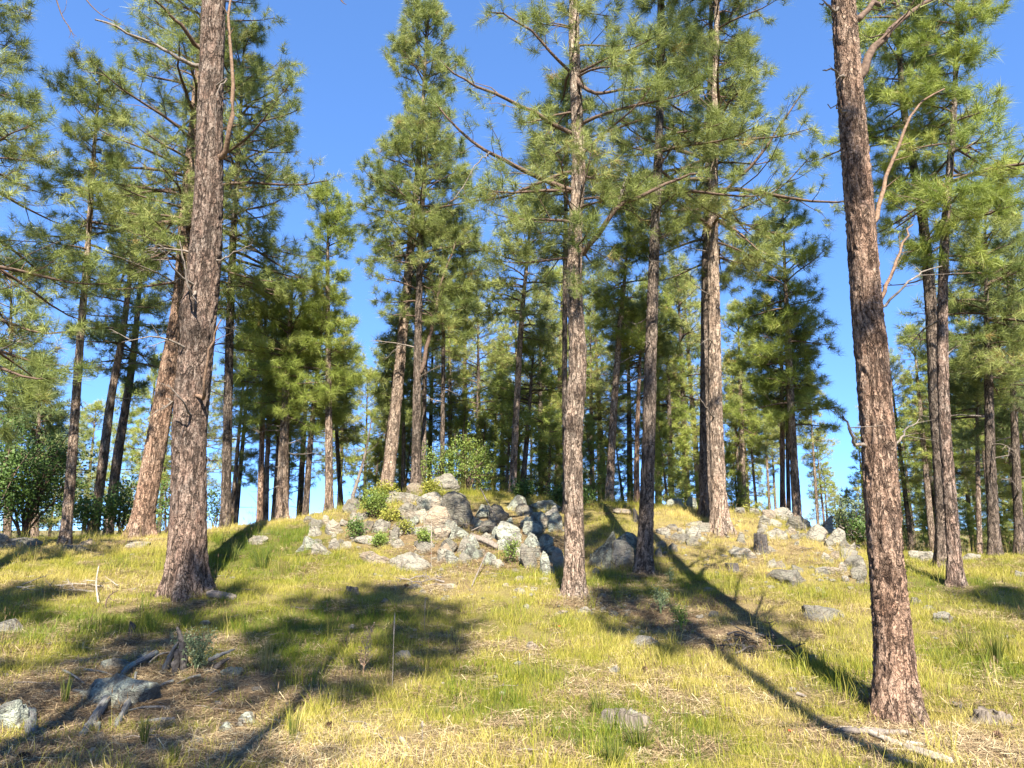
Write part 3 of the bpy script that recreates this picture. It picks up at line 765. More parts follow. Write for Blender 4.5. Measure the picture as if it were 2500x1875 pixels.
ROCKS = [
 # px, py, w, h, material, roll, label
 (1088, 1183, 57, 48, R_, .0, 'rounded pale boulder perched highest on the outcrop, by the yellow shrub'),
 (1117, 1250, 66, 90, R_, -.25, 'largest smooth boulder, upright rounded lobe with a deep cleft, beneath the perched one'),
 (1070, 1268, 62, 62, W_, .35, 'tan undercut boulder leaning against the cleft boulder'),
 (1050, 1226, 52, 44, R_, .3, 'wedge shaped speckled boulder above the tan undercut boulder'),
 (983, 1217, 80, 34, R_, .12, 'flat overhanging slab jutting out at the top of the outcrop'),
 (997, 1254, 58, 50, R_, -.2, 'broad blunt boulder tucked under the overhanging slab'),
 (1011, 1191, 34, 24, W_, 0, 'small rusty brown boulder behind the overhanging slab'),
 (859, 1236, 50, 40, R_, .1, 'craggy whitish rock at the top end of the outcrop near the leaning snag'),
 (861, 1260, 30, 18, R_, -.1, 'low grey rock below the craggy whitish one'),
 (884, 1262, 26, 20, R_, .2, 'dull small rock at the foot of the green shrub'),
 (818, 1289, 44, 44, R_, .15, 'grey rock with layered bands standing in the grass'),
 (777, 1281, 30, 25, R_, 0, 'pale knobbly rock beside the layered grey one'),
 (757, 1327, 38, 36, L_, 0, 'round lichen grey boulder in the shaded lush grass'),
 (787, 1342, 58, 30, R_, -.1, 'long low grey boulder in front of the round shaded one'),
 (731, 1340, 24, 20, L_, .2, 'dark little rock against the round shaded boulder'),
 (844, 1331, 32, 19, R_, .1, 'small grey rock with a sunlit crown amid the outcrop foot grass'),
 (930, 1287, 38, 34, R_, -.1, 'clean pale block of stone under the green shrub'),
 (893, 1289, 34, 32, W_, .2, 'brownish rock pressed against the clean pale block'),
 (958, 1309, 28, 40, R_, .3, 'narrow upright stone among weeds under the blunt boulder'),
 (983, 1291, 44, 28, W_, -.2, 'wide earthy rock between the narrow stone and the tan boulder'),
 (1076, 1305, 42, 42, W_, .55, 'pointed pyramid shaped rock below the tan undercut boulder'),
 (1036, 1295, 28, 25, R_, .2, 'knobby grey rock beside the pyramid shaped one'),
 (922, 1363, 86, 32, W_, 0, 'wide reddish tan rock, nearly buried, at the foot of the outcrop'),
 (1005, 1372, 92, 44, R_, .22, 'long white sloping rock lying at the edge of the golden grass'),
 (1097, 1335, 38, 35, R_, .1, 'rounded grey rock over the cracked pair, in the sun'),
 (1079, 1358, 28, 33, R_, .4, 'split rock standing next to the red flower'),
 (1104, 1361, 30, 33, L_, -.4, 'dark cleft rock under the rounded grey one'),
 (1132, 1334, 34, 44, R_, .2, 'ribbed upright rock at the edge of the brown earth'),
 (1136, 1363, 30, 27, R_, -.2, 'small angular rock at the base of the ribbed one'),
 (970, 1327, 31, 21, R_, 0, 'small flat rock among the weeds at the outcrop middle'),
 (893, 1319, 44, 21, R_, 0, 'flat pale ledge under the brownish rock'),
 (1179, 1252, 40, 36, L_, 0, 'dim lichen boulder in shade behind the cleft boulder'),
 (1218, 1258, 42, 48, R_, -.2, 'tall speckled boulder in shade, highest of the shaded part'),
 (1191, 1289, 42, 35, R_, .3, 'white faced boulder at the sunny edge of the shade'),
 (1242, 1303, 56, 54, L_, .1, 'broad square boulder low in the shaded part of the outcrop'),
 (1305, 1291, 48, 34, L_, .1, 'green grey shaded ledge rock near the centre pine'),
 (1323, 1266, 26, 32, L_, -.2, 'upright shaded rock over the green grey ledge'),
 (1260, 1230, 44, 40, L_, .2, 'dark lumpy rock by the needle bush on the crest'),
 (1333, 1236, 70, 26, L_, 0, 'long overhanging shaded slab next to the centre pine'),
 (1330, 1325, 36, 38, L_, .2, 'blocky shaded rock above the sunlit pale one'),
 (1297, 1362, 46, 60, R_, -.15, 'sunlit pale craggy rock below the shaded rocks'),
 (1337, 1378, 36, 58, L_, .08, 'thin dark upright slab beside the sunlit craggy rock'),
 (1366, 1366, 44, 52, R_, -.1, 'striped rock touching the centre pine trunk'),
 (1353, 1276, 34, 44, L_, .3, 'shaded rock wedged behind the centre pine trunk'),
 (1214, 1377, 28, 21, R_, 0, 'small shaded rock on the brown earth'),
 (1147, 1313, 28, 23, W_, .2, 'brown rock on the earth bank under the cleft boulder'),
 (1270, 1413, 40, 14, R_, 0, 'flat white stone in the needles by the centre pine'),
 (1326, 1414, 32, 11, R_, 0, 'white bar shaped stone nearest the centre pine base'),
 (1258, 1394, 24, 13, W_, 0, 'tan stone above the flat white stone'),
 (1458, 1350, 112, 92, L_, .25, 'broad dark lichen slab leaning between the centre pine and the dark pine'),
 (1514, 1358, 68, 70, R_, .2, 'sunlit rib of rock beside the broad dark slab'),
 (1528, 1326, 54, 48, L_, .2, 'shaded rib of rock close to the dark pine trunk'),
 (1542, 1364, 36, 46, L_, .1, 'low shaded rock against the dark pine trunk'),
 (1620, 1298, 34, 21, R_, .1, 'low grey rock with a dark underside past the dark pine'),
 (1643, 1287, 34, 15, R_, 0, 'small flat rock behind the one with a dark underside'),
 (1688, 1280, 48, 17, R_, -.08, 'long low sunlit rock near the thick twin pine'),
 (1694, 1303, 36, 37, R_, .3, 'rounded sunlit boulder by the foot of the thick twin pine'),
 (1661, 1316, 44, 26, R_, .1, 'broad broken rock below the rounded sunlit boulder'),
 (1693, 1323, 40, 25, R_, -.2, 'cracked rock at the end of the broken rock'),
 (1519, 1250, 42, 17, W_, 0, 'pale rock hump on the crest between two pines'),
 (1688, 1228, 26, 30, L_, .1, 'dark pointed rock on the crest by the twin pine'),
 (1646, 1229, 44, 24, L_, -.1, 'dark broken rock heap on the crest'),
 (1604, 1350, 26, 26, R_, .4, 'white rock half behind the dark pine trunk'),
 (1907, 1254, 58, 30, R_, .08, 'layered slab on the crest under the pine trio'),
 (1874, 1256, 32, 24, W_, .3, 'sloping brown rock next to the layered slab'),
 (1940, 1278, 48, 36, R_, .5, 'slanting slab running down from the pine trio'),
 (1886, 1277, 38, 19, R_, .1, 'pale low rock under the layered slab'),
 (1863, 1288, 24, 21, R_, 0, 'small white rock at the edge of the hillside rocks'),
 (1896, 1303, 50, 30, R_, .45, 'tilted white wedge rock over the cut stump'),
 (1933, 1298, 26, 17, W_, 0, 'little brown rock in front of the slanting slab'),
 (1992, 1302, 52, 44, R_, .3, 'blocky boulder with a shaded face on the ridge'),
 (2020, 1276, 26, 34, R_, .2, 'upper knob at the head of the diagonal rock rib'),
 (2038, 1310, 52, 42, R_, .5, 'second rock of the diagonal rib, next to the blocky boulder'),
 (2060, 1332, 50, 33, R_, .4, 'middle rock of the diagonal rib'),
 (2068, 1354, 46, 32, R_, .3, 'cracked lower rock of the diagonal rib'),
 (2084, 1376, 56, 42, R_, .5, 'large low rock of the diagonal rib beside the red trunk'),
 (2097, 1401, 38, 36, R_, .3, 'bottom rock of the diagonal rib, partly behind the red trunk'),
 (2100, 1418, 34, 17, R_, 0, 'flat end stone of the diagonal rib at the red trunk'),
 (2036, 1356, 30, 24, W_, .2, 'tan rock on the grassy side of the rib'),
 (2012, 1358, 27, 20, R_, -.1, 'small pale rock farther out from the rib in dry grass'),
 (2014, 1394, 68, 22, R_, .03, 'long pale ledge in the grass below the rib'),
 (2057, 1386, 29, 29, R_, -.1, 'square block with a dark side at the end of the ledge'),
 (1813, 1352, 64, 32, R_, .25, 'elongated grey rock beside the cut stump'),
 (1807, 1315, 30, 26, R_, .1, 'round pale rock at the foot of the thick pine'),
 (1882, 1341, 30, 17, R_, 0, 'low white rock just past the cut stump'),
 (1881, 1376, 26, 26, R_, .2, 'upright little rock over the big speckled one'),
 (1900, 1379, 38, 20, R_, .1, 'pale rock fragment above the big speckled one'),
 (1923, 1411, 92, 42, R_, .1, 'big speckled boulder in the open grass of the hillside'),
 (1940, 1390, 40, 22, R_, .3, 'rough rock leaning on the back of the big speckled boulder'),
 (1962, 1310, 26, 18, R_, 0, 'white stone at the blocky boulder foot'),
 (1941, 1311, 22, 13, R_, 0, 'tiny pale stone near the blocky boulder'),
 (1998, 1444, 34, 14, R_, 0, 'pale stone nearly hidden in grass under the ledge'),
 (1807, 1247, 28, 17, R_, 0, 'sunny white rock on the crest past the thick pine'),
 (1843, 1249, 27, 17, R_, 0, 'sunny white rock on the crest before the pine trio'),
 (2008, 1500, 104, 42, R_, .14, 'elongated white boulder alone in the shaded grass'),
 (2300, 1510, 58, 30, R_, 0, 'smooth rounded pale boulder beyond the red trunk'),
 (2246, 1358, 62, 28, R_, .1, 'flat cracked boulder between the red trunk and the forked pine'),
 (2369, 1360, 38, 18, R_, 0, 'low rock on the crest past the forked pine'),
 (1578, 1567, 84, 32, R_, .05, 'flat whitish stone in the open grass below the needle strip'),
 (1428, 1490, 36, 18, R_, .1, 'white stone lying at the roots of the centre pine'),
 (1268, 1443, 30, 17, R_, .1, 'white stone in golden grass up from the centre pine'),
 (1286, 1480, 24, 13, R_, 0, 'half buried pale stone in grass to the side of the centre pine'),
 (1497, 1499, 24, 15, R_, 0, 'pale stone on the needles just below the centre pine'),
 (985, 1601, 44, 26, R_, .1, 'grey rock in the dark tree shadow near the dry seed plant'),
 (52, 1326, 92, 28, R_, .03, 'long pale rock lying along the crest near the thin pine'),
 (-4, 1322, 44, 40, R_, .1, 'big pale rock at the very edge of the view on the crest'),
 (186, 1338, 74, 17, R_, -.05, 'flat whitish rock at the foot of the thin pine'),
 (216, 1324, 32, 18, W_, .1, 'small sunlit rock over the flat whitish one'),
 (14, 1532, 84, 42, R_, .25, 'grey boulder with a dark undercut in the grass by the edge'),
 (283, 1690, 216, 96, L_, .04, 'broad lichen covered rock under the two grey logs'),
 (26, 1748, 110, 84, L_, -.1, 'craggy lichen rock at the foreground edge'),
 (286, 1624, 78, 38, L_, .1, 'lichen rock beside the burnt stump'),
 (362, 1608, 62, 28, L_, 0, 'pale lichen knob between the burnt stump and the long root'),
 (566, 1642, 60, 26, L_, 0, 'small lichen stone at the edge of the needle litter'),
 (604, 1754, 42, 32, L_, .2, 'bluish lichen stone in the shaded needle litter'),
 (484, 1812, 38, 22, L_, 0, 'greenish stone sunk in the shaded needle litter'),
 (555, 1776, 40, 26, L_, .1, 'flat lichen stone in front of the bluish one'),
 (808, 1722, 50, 20, W_, 0, 'yellowish stone flush with the straw by the pine cone'),
 (1498, 1634, 32, 20, R_, 0, 'white stone alone in the middle of the open grass'),
 (1302, 1578, 42, 24, W_, 0, 'tan stone worn flush in a dry patch of grass'),
 (627, 1320, 46, 25, R_, .1, 'pale rock in grass on the crest past the big dark trunk'),
 (1018, 1432, 36, 16, R_, .1, 'white stone among twigs below the long white rock'),
 (1098, 1430, 50, 13, R_, 0, 'flat pinkish stone in golden grass'),
 (2487, 1402, 28, 18, R_, 0, 'white stone in grass at the far edge of the clearing'),
 (2264, 1486, 34, 16, R_, 0, 'little stone above the smooth rounded boulder'),
 (2232, 1468, 26, 20, R_, .1, 'pale stone close behind the red trunk'),
 (335, 1330, 62, 16, R_, 0, 'flat rock at the base of the leaning pine'),
 (1548, 1394, 24, 12, R_, 0, 'tiny pale stone at the foot of the broad dark slab'),
 (1730, 1440, 40, 13, R_, 0, 'flat grey stone in the dark shade'),
 (1742, 1500, 26, 16, R_, 0, 'sunlit stone speck in the shaded grass'),
]
for i, (px, py, w, h, m, roll, lab) in enumerate(ROCKS):
    near = py > 1450
    big = w > 34 and 690 < px < 1560 and py < 1320
    put_rock(900 + i * 7, px, py, w, h, lab, m, 4 if w > 56 or py > 1650 else (3 if w > 27 else 2), roll, depth=0.75 + 0.3 * ((i * 37) % 10) / 10,
             group=OUT if 690 < px < 1560 and py < 1385 else None, rough=0.22 if py > 1600 and w > 70 else (0.14 if near else 0.16), facets=12 + i % 6, sink=0.3 if big else 0.75,
             round_=1.0 if i in (0, 1, 2) else (0.45 if i % 3 == 0 else 0.0), name='boulder' if w > 34 else 'stone', cat='rock' if w > 34 else 'stone')
# the jumble between the named boulders
rj = np.random.RandomState(21)
for (cx, cy, rx, ry, k, m, lab) in [
    (960, 1300, 110, 62, 26, R_, 'small sunlit stone in the jumble at the outcrop middle'),
    (1110, 1310, 70, 60, 18, W_, 'small earthy stone in the jumble under the cleft boulder'),
    (1270, 1310, 100, 70, 30, L_, 'small shaded stone in the jumble at the shady end of the outcrop'),
    (810, 1300, 80, 40, 12, R_, 'small stone in the grass at the sunny end of the outcrop'),
    (1660, 1310, 60, 30, 14, R_, 'small stone among the rocks below the twin pine'),
    (1920, 1290, 80, 40, 16, R_, 'small stone among the rocks on the hillside ridge'),
    (2060, 1360, 40, 60, 14, R_, 'small stone filling the diagonal rock rib'),
    (1500, 1370, 60, 30, 8, L_, 'small stone at the foot of the rock ribs')]:
    for j in range(k):
        px = cx + rx * (2 * rj.rand() - 1); py = cy + ry * (2 * rj.rand() - 1); w = 12 + 20 * rj.rand() ** 1.8
        put_rock(4000 + int(px * 7 + py), px, py, w, w * (.6 + .5 * rj.rand()), lab, m, 3 if w > 26 else 2, rj.randn() * .25, group=lab.replace('small ', 'small stones: ', 1), name='stone', cat='stone', rough=.14, sink=.6)
for j in range(30):
    px = 1000 + 345 * rj.rand(); py = 1245 + 118 * rj.rand() - (18 if px < 1100 else 0); w = 24 + 22 * rj.rand()
    sh = px > 1160
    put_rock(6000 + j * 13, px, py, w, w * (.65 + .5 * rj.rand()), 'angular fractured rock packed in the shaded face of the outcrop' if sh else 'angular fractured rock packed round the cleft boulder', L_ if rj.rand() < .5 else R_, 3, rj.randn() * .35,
             group='fractured rocks of the shaded face' if sh else 'fractured rocks round the cleft boulder', name='stone', cat='stone', rough=.18, sink=.5, facets=18)
# small chips of stone: nobody could count them
rs = np.random.RandomState(44)
v0, f0 = icosphere(1)
def pebbles(name, label, areas, n, smin, smax):
    mb = MB()
    for (px, py, rx, ry, k) in areas:
        for _ in range(k):
            q = hit(px + rx * (rs.rand() * 2 - 1), min(1870, py + ry * (rs.rand() * 2 - 1)))
            s = smin + (smax - smin) * rs.rand() ** 2
            v = v0 * (1 + 0.28 * rs.randn(len(v0), 1)) * s * np.array([1, 0.8, 0.55]) @ rotz(rs.rand() * 6).T
            mb.add(v + q + np.array([0, 0, s * 0.15]), tris=f0)
    o = mb.build(name, ROCK, smooth=False)
    tag(o, label, None, None, 'stuff')
pebbles('stone_chips', 'loose stone chips scattered over needle litter and slope',
        [(1450, 1480, 90, 40, 40), (1600, 1510, 130, 40, 35), (1300, 1420, 120, 40, 40), (1050, 1430, 150, 40, 25), (1150, 1350, 250, 60, 90), (950, 1310, 200, 60, 70), (1900, 1350, 180, 90, 90),
         (300, 1750, 350, 110, 60), (1700, 1600, 700, 200, 50), (2300, 1500, 200, 100, 25), (900, 1650, 400, 200, 30), (300, 1400, 300, 70, 20), (1700, 1320, 130, 60, 50), (2040, 1360, 60, 60, 40)], 0, 0.012, 0.06)
# ------------------------------------------------------------------ trees
def worley(u, v, per, seed):
    """cell noise wrapped in u with an integer period; returns F2-F1 and a cell value"""
    iu = np.floor(u).astype(int); iv = np.floor(v).astype(int)
    d1 = np.full(u.shape, 9.0); d2 = np.full(u.shape, 9.0); val = np.zeros(u.shape)
    for du in (-1, 0, 1):
        for dv in (-1, 0, 1):
            cu = iu + du; cv = iv + dv
            w = np.mod(cu, per)
            jx = _hash(w + seed, cv, np.full_like(w, 3)); jy = _hash(w + seed, cv, np.full_like(w, 8)); vv = _hash(w + seed, cv, np.full_like(w, 14))
            d = np.hypot(cu + 0.1 + 0.8 * jx - u, cv + 0.1 + 0.8 * jy - v)
            c = d < d1
            d2 = np.where(c, d1, np.minimum(d2, d)); val = np.where(c, vv, val); d1 = np.where(c, d, d1)
    return d2 - d1, val

def trunk_mesh(mb, line, rad, nth, heights, seed, base_z, cellw=0.055, cellh=0.10, depth=0.016, flare=0.45, knots=()):
    """trunk along line(z)->(x,y) with bark plates as relief"""
    z = heights
    C = line(z); r0 = rad(z)
    th = np.arange(nth) * 2 * pi / nth
    H = z - base_z
    rs_ = np.random.RandomState(seed)
    ph = rs_.rand() * 6.28
    fl = 1 + flare * np.exp(-np.maximum(H, 0) / 0.27)[:, None] * (0.75 + 0.4 * np.cos(4 * th + ph)[None] + 0.25 * np.cos(7 * th + 2 * ph)[None])
    wob = 1 + 0.035 * np.cos(2 * th + ph)[None] + 0.05 * fbm(np.stack([np.cos(th)[None] * 1.2 + 0 * z[:, None], np.sin(th)[None] * 1.2 + 0 * z[:, None], z[:, None] * 1.1 + 0 * th[None]], -1).reshape(-1, 3) + seed % 50, 3).reshape(len(z), nth)
    rbar = float(np.median(r0))
    per = max(6, int(round(2 * pi * rbar / cellw)))
    U = np.broadcast_to(th[None] / (2 * pi) * per, (len(z), nth)); V = np.broadcast_to(z[:, None] / cellh, (len(z), nth))
    Pn = np.stack([np.cos(th)[None] * rbar + 0 * z[:, None], np.sin(th)[None] * rbar + 0 * z[:, None], z[:, None] * 0.5 + 0 * th[None]], -1).reshape(-1, 3)
    sh_ = U.shape
    du = 0.55 * vnoise(Pn * 9 + seed % 91).reshape(sh_) + 0.30 * vnoise(Pn * 26 + 5).reshape(sh_)
    dv = 0.55 * vnoise(Pn * 9 + 40 + seed % 91).reshape(sh_) + 0.30 * vnoise(Pn * 26 + 45).reshape(sh_)
    e, val = worley(U + du, V + dv, per, seed % 300)
    e2, v2 = worley(U * 2.0 + 0.8 * dv, V * 3.0 + 0.8 * du, per * 2, (seed + 77) % 300)
    fade = smooth01((vnoise(Pn * np.array([3.2, 3.2, 2.2]) + 60 + seed % 37).reshape(sh_) + 0.55) / 0.9)
    crack = np.clip(e / 0.20, 0, 1)
    crack = 1 - (1 - crack) * fade
    Pf = np.stack([np.cos(th)[None] * rbar * 7 + 0 * z[:, None], np.sin(th)[None] * rbar * 7 + 0 * z[:, None], z[:, None] * 1.3 + 0 * th[None]], -1).reshape(-1, 3)
    fur = np.abs(fbm(Pf + seed % 23, 3)).reshape(sh_)
    furrow = smooth01(fur / 0.10)
    crack = np.minimum(crack, 0.25 + 0.75 * furrow)
    disp = depth * 0.8 * (smooth01(crack) - 0.8) + depth * 0.5 * (furrow - 0.8) + depth * 0.6 * (v2 - 0.5) * np.clip(e2 / 0.25, 0, 1) + depth * 0.5 * fbm(Pn * 30 + 7, 3).reshape(sh_)
    R = r0[:, None] * fl * wob + disp * min(1.0, rbar / 0.12)
    for (kz, ka, ks, kd) in knots:
        g = np.exp(-(((z[:, None] - kz) / ks) ** 2 + ((np.angle(np.exp(1j * (th[None] - ka)))) * r0[:, None] / ks) ** 2))
        R = R + kd * g; crack = crack * (1 - 0.85 * g)
    X = C[:, 0][:, None] + R * np.cos(th)[None]; Y = C[:, 1][:, None] + R * np.sin(th)[None]
    Vt = np.stack([X, Y, np.broadcast_to(z[:, None], X.shape)], -1).reshape(-1, 3)
    idx = np.arange(len(z) * nth).reshape(len(z), nth)
    a = idx[:-1]; b = idx[1:]
    q = np.stack([a, np.roll(a, -1, 1), np.roll(b, -1, 1), b], -1).reshape(-1, 4)
    mb.add(Vt, quads=q, crack=crack.ravel(), cell=(0.6 * val + 0.4 * v2).ravel(), ht=np.repeat(H, nth))

def tufts(mb, P, D, S, K, rng, w, mat_=1, tone=None, spread_=(18, 82)):
    """spiky needle tufts: K narrow needles round each shoot end"""
    n = len(P)
    if n == 0: return
    D = unit(D)
    ref = np.where(np.abs(D[:, 2:3]) > 0.9, np.array([[1.0, 0, 0]]), np.array([[0, 0, 1.0]]))
    A = unit(np.cross(D, ref)); B = np.cross(D, A)
    az = rng.rand(n, K) * 2 * pi
    po = np.radians(spread_[0] + (spread_[1] - spread_[0]) * rng.rand(n, K) ** 0.8)
    nd = D[:, None] * np.cos(po)[..., None] + (A[:, None] * np.cos(az)[..., None] + B[:, None] * np.sin(az)[..., None]) * np.sin(po)[..., None]
    nd[..., 2] -= 0.10
    L = S[:, None] * (0.65 + 0.5 * rng.rand(n, K))
    b = P[:, None] - D[:, None] * (S[:, None] * 0.75 * rng.rand(n, K))[..., None]
    tip = b + nd * L[..., None]
    sd = unit(np.cross(nd, rng.randn(n, K, 3))) * (w * 0.5)
    V = np.stack([b - sd, b + sd, tip], 2).reshape(-1, 3)
    if tone is None: tone = np.clip(0.5 + 0.2 * rng.randn(n), 0, 0.92)
    tn = np.clip(np.repeat(tone, K) + 0.10 * rng.randn(n * K), 0, 1.0)
    mb.add(V, tris=np.arange(len(V)).reshape(-1, 3), mat=mat_, tone=np.repeat(tn, 3))

def grow(primary, rp, rng, nsec, tufts_per, tsize, K, w, mb, sec_scale=0.36, bare=0.16, twig=True, up=0.45, tone_shift=0.0):
    """side shoots and needle tufts on limbs primary (n,m,3) with radii rp (n,m)"""
    n, m = primary.shape[:2]
    Lp = np.linalg.norm(np.diff(primary, axis=1), axis=2).sum(1)
    cnt = np.clip((nsec * (0.45 + 0.55 * Lp / max(np.median(Lp), 1e-6))).astype(int), 2, nsec * 2)
    I = np.repeat(np.arange(n), cnt)
    k = np.concatenate([np.arange(c) for c in cnt]); c_ = np.repeat(cnt, cnt)
    s = bare + (1 - bare) * np.clip((k + 0.2 + 0.6 * rng.rand(len(k))) / c_, 0, 0.995)
    f = s * (m - 1); i0 = np.minimum(f.astype(int), m - 2); fr = (f - i0)[:, None]
    P0 = primary[I, i0] * (1 - fr) + primary[I, i0 + 1] * fr
    T = unit(primary[I, i0 + 1] - primary[I, i0])
    side = np.where(k % 2 == 0, 1.0, -1.0)
    H = unit(np.cross(T, np.array([0, 0, 1.0]) + 1e-4))
    a = np.radians(30 + 38 * rng.rand(len(k)))
    D = unit(T * np.cos(a)[:, None] + H * (side * np.sin(a))[:, None] + np.array([0, 0, 1.0]) * (0.16 + 0.42 * rng.randn(len(k)))[:, None])
    L = (sec_scale * Lp[I] * (1.12 - s) + 0.22) * (0.6 + 0.7 * rng.rand(len(k)))
    t = np.linspace(0, 1, 4)[None, :, None]
    upc = (0.30 * L * rng.rand(len(k)))[:, None, None] * np.array([0, 0, 1.0]) * t ** 2
    S = P0[:, None] + D[:, None] * L[:, None, None] * t + upc + 0.05 * L[:, None, None] * rng.randn(len(k), 4, 3) * (t > 0)
    if twig:
        r = np.clip(0.010 * L[:, None] + 0.003, 0.004, 0.02) * np.array([1, .75, .5, .25])
        tubes(mb, S, r, 3, 0, tone=0.0)
    nt = tufts_per
    tt = 0.58 + 0.42 * (np.arange(nt) + 0.7 * rng.rand(len(k), nt)) / max(nt - 0.3, 1)
    tt[:, -1] = 1.0
    f = tt * 3; j = np.minimum(f.astype(int), 2); fr = (f - j)[..., None]
    ii = np.arange(len(k))[:, None]
    TP = S[ii, j] * (1 - fr) + S[ii, j + 1] * fr
    TP = TP + 0.10 * rng.randn(*TP.shape) * np.minimum(1, L)[:, None, None]
    TD = unit(D[:, None] + np.array([0, 0, up]) + 0.45 * rng.randn(*TP.shape))
    base_tone = np.repeat(np.clip(0.48 + 0.13 * rng.randn(n), 0.1, 0.8)[I], nt)
    TP = TP.reshape(-1, 3); TD = TD.reshape(-1, 3)
    tn = np.clip(base_tone + 0.13 * rng.randn(len(TP)) + tone_shift, 0, 0.9)
    tn = np.where(rng.rand(len(tn)) < 0.006, 1.0, tn)
    tip = primary[:, -1]
    tsz = tsize * (0.75 + 0.5 * rng.rand(len(TP)))
    tufts(mb, TP, TD, tsz, K, rng, w, 1, tn)
    tufts(mb, tip, unit(primary[:, -1] - primary[:, -2] + np.array([0, 0, 0.5])), np.full(n, tsize * 1.1), K, rng, w, 1, np.clip(0.55 + .1 * rng.randn(n), 0, .9))

PROF = {
    'cone': lambda t: (1.02 - t) ** 0.75 * (0.55 + 0.45 * smooth01(t / 0.18)),
    'oval': lambda t: np.clip(np.sin(pi * (0.16 + 0.80 * t)), 0.08, 1) ** 0.8,
    'column': lambda t: (0.72 + 0.28 * np.sin(t * 9.0)) * (1.0 - np.clip((t - 0.62) / 0.40, 0, 1) ** 1.5 * 0.82) * (0.6 + 0.4 * smooth01(t / 0.15)),
}
def crown_limbs(line, rad, z0, z1, R, n, prof, rng, e_lo=-8, e_hi=48, clumpy=0.5):
    t = np.sort((np.arange(n) + rng.rand(n)) / n) ** 0.92
    z = z0 + (z1 - z0) * t * 0.985
    az = np.arange(n) * 2.39996 + 0.9 * rng.randn(n)
    whorl = 0.5 + 0.5 * vnoise(np.stack([t * 9 + rng.rand() * 40, np.cos(az) * 1.3, np.sin(az) * 1.3], 1))
    L = R * PROF[prof](t) * (1 - clumpy * 0.75 + clumpy * 1.25 * whorl) * (0.78 + 0.36 * rng.rand(n))
    L = np.maximum(L, 0.22)
    e = np.radians(e_lo + (e_hi - e_lo) * t ** 1.2 + 9 * rng.randn(n))
    m = 7
    s = np.linspace(0, 1, m)
    ee = e[:, None] - np.radians(14) * np.sin(pi * s)[None] + np.radians(34) * (s ** 2)[None] * rng.rand(n)[:, None] * (1 - 0.5 * t[:, None])
    aa = az[:, None] + 0.22 * np.cumsum(rng.randn(n, m), 1) * 0.5
    st = np.stack([np.cos(ee) * np.cos(aa), np.cos(ee) * np.sin(aa), np.sin(ee)], -1) * (L / (m - 1))[:, None, None]
    P = np.zeros((n, m, 3)); c = line(z)
    P[:, 0, :2] = c; P[:, 0, 2] = z
    P[:, 1:] = P[:, :1] + np.cumsum(st[:, :-1], 1)
    r = (np.clip(0.017 * L + 0.006, 0.008, 0.06))[:, None] * (1 - 0.8 * s)[None]
    return P, r

def line_from(pts):
    pts = np.asarray(pts, float)          # (x, y, z, radius), rising
    o = np.argsort(pts[:, 2]); pts = pts[o]
    n = max(60, len(pts) * 14)
    C = catmull(pts, n)
    zz = np.maximum.accumulate(C[:, 2] + np.arange(n) * 1e-6)
    def line(z):
        return np.stack([np.interp(z, zz, C[:, 0]), np.interp(z, zz, C[:, 1])], -1)
    def rad(z):
        return np.maximum(np.interp(z, zz, C[:, 3]), 0.006)
    return line, rad, float(zz[0]), float(zz[-1])

def dead_branch(rng, start, az, el, L, r, curl=0.3, forks=4, parent=None, base=None, material=None, name='dead_branch', tuftc=None):
    """bare forked limb as one mesh"""
    mb = MB(); m = 8
    s = np.linspace(0, 1, m)
    e = el + curl * (s - 0.2) + 0.18 * np.cumsum(rng.randn(m)) * 0.6
    a = az + 0.20 * np.cumsum(rng.randn(m)) * 0.6
    st = np.stack([np.cos(e) * np.cos(a), np.cos(e) * np.sin(a), np.sin(e)], -1) * L / (m - 1)
    P = np.vstack([start, start + np.cumsum(st, 0)[:-1]])
    tubes(mb, P[None], (r * (1 - 0.85 * s))[None], 5)
    for k in range(forks):
        i = 2 + int(rng.rand() * (m - 3)); q = P[i]
        d = unit(P[i] - P[i - 1]); sd = unit(np.cross(d, rng.randn(3)))
        l = L * (0.2 + 0.35 * rng.rand())
        t = np.linspace(0, 1, 5)[:, None]
        Q = q + (d * 0.6 + sd * 0.7) * l * t + np.array([0, 0, 1.0]) * l * 0.25 * (rng.rand() - 0.6) * t ** 2 + 0.04 * l * rng.randn(5, 3) * t
        tubes(mb, Q[None], (r * 0.42 * (1 - 0.85 * t[:, 0]))[None], 4)
        for _ in range(2):
            j = 1 + int(rng.rand() * 3); d2 = unit(Q[j] - Q[j - 1]); s2 = unit(np.cross(d2, rng.randn(3)))
            t3 = np.linspace(0, 1, 3)[:, None]
            tubes(mb, (Q[j] + (d2 * .6 + s2 * .8) * l * 0.4 * t3)[None], (r * 0.2 * (1 - 0.8 * t3[:, 0]))[None], 3)
    return mb.build(name, material or DEADWOOD, parent, base)

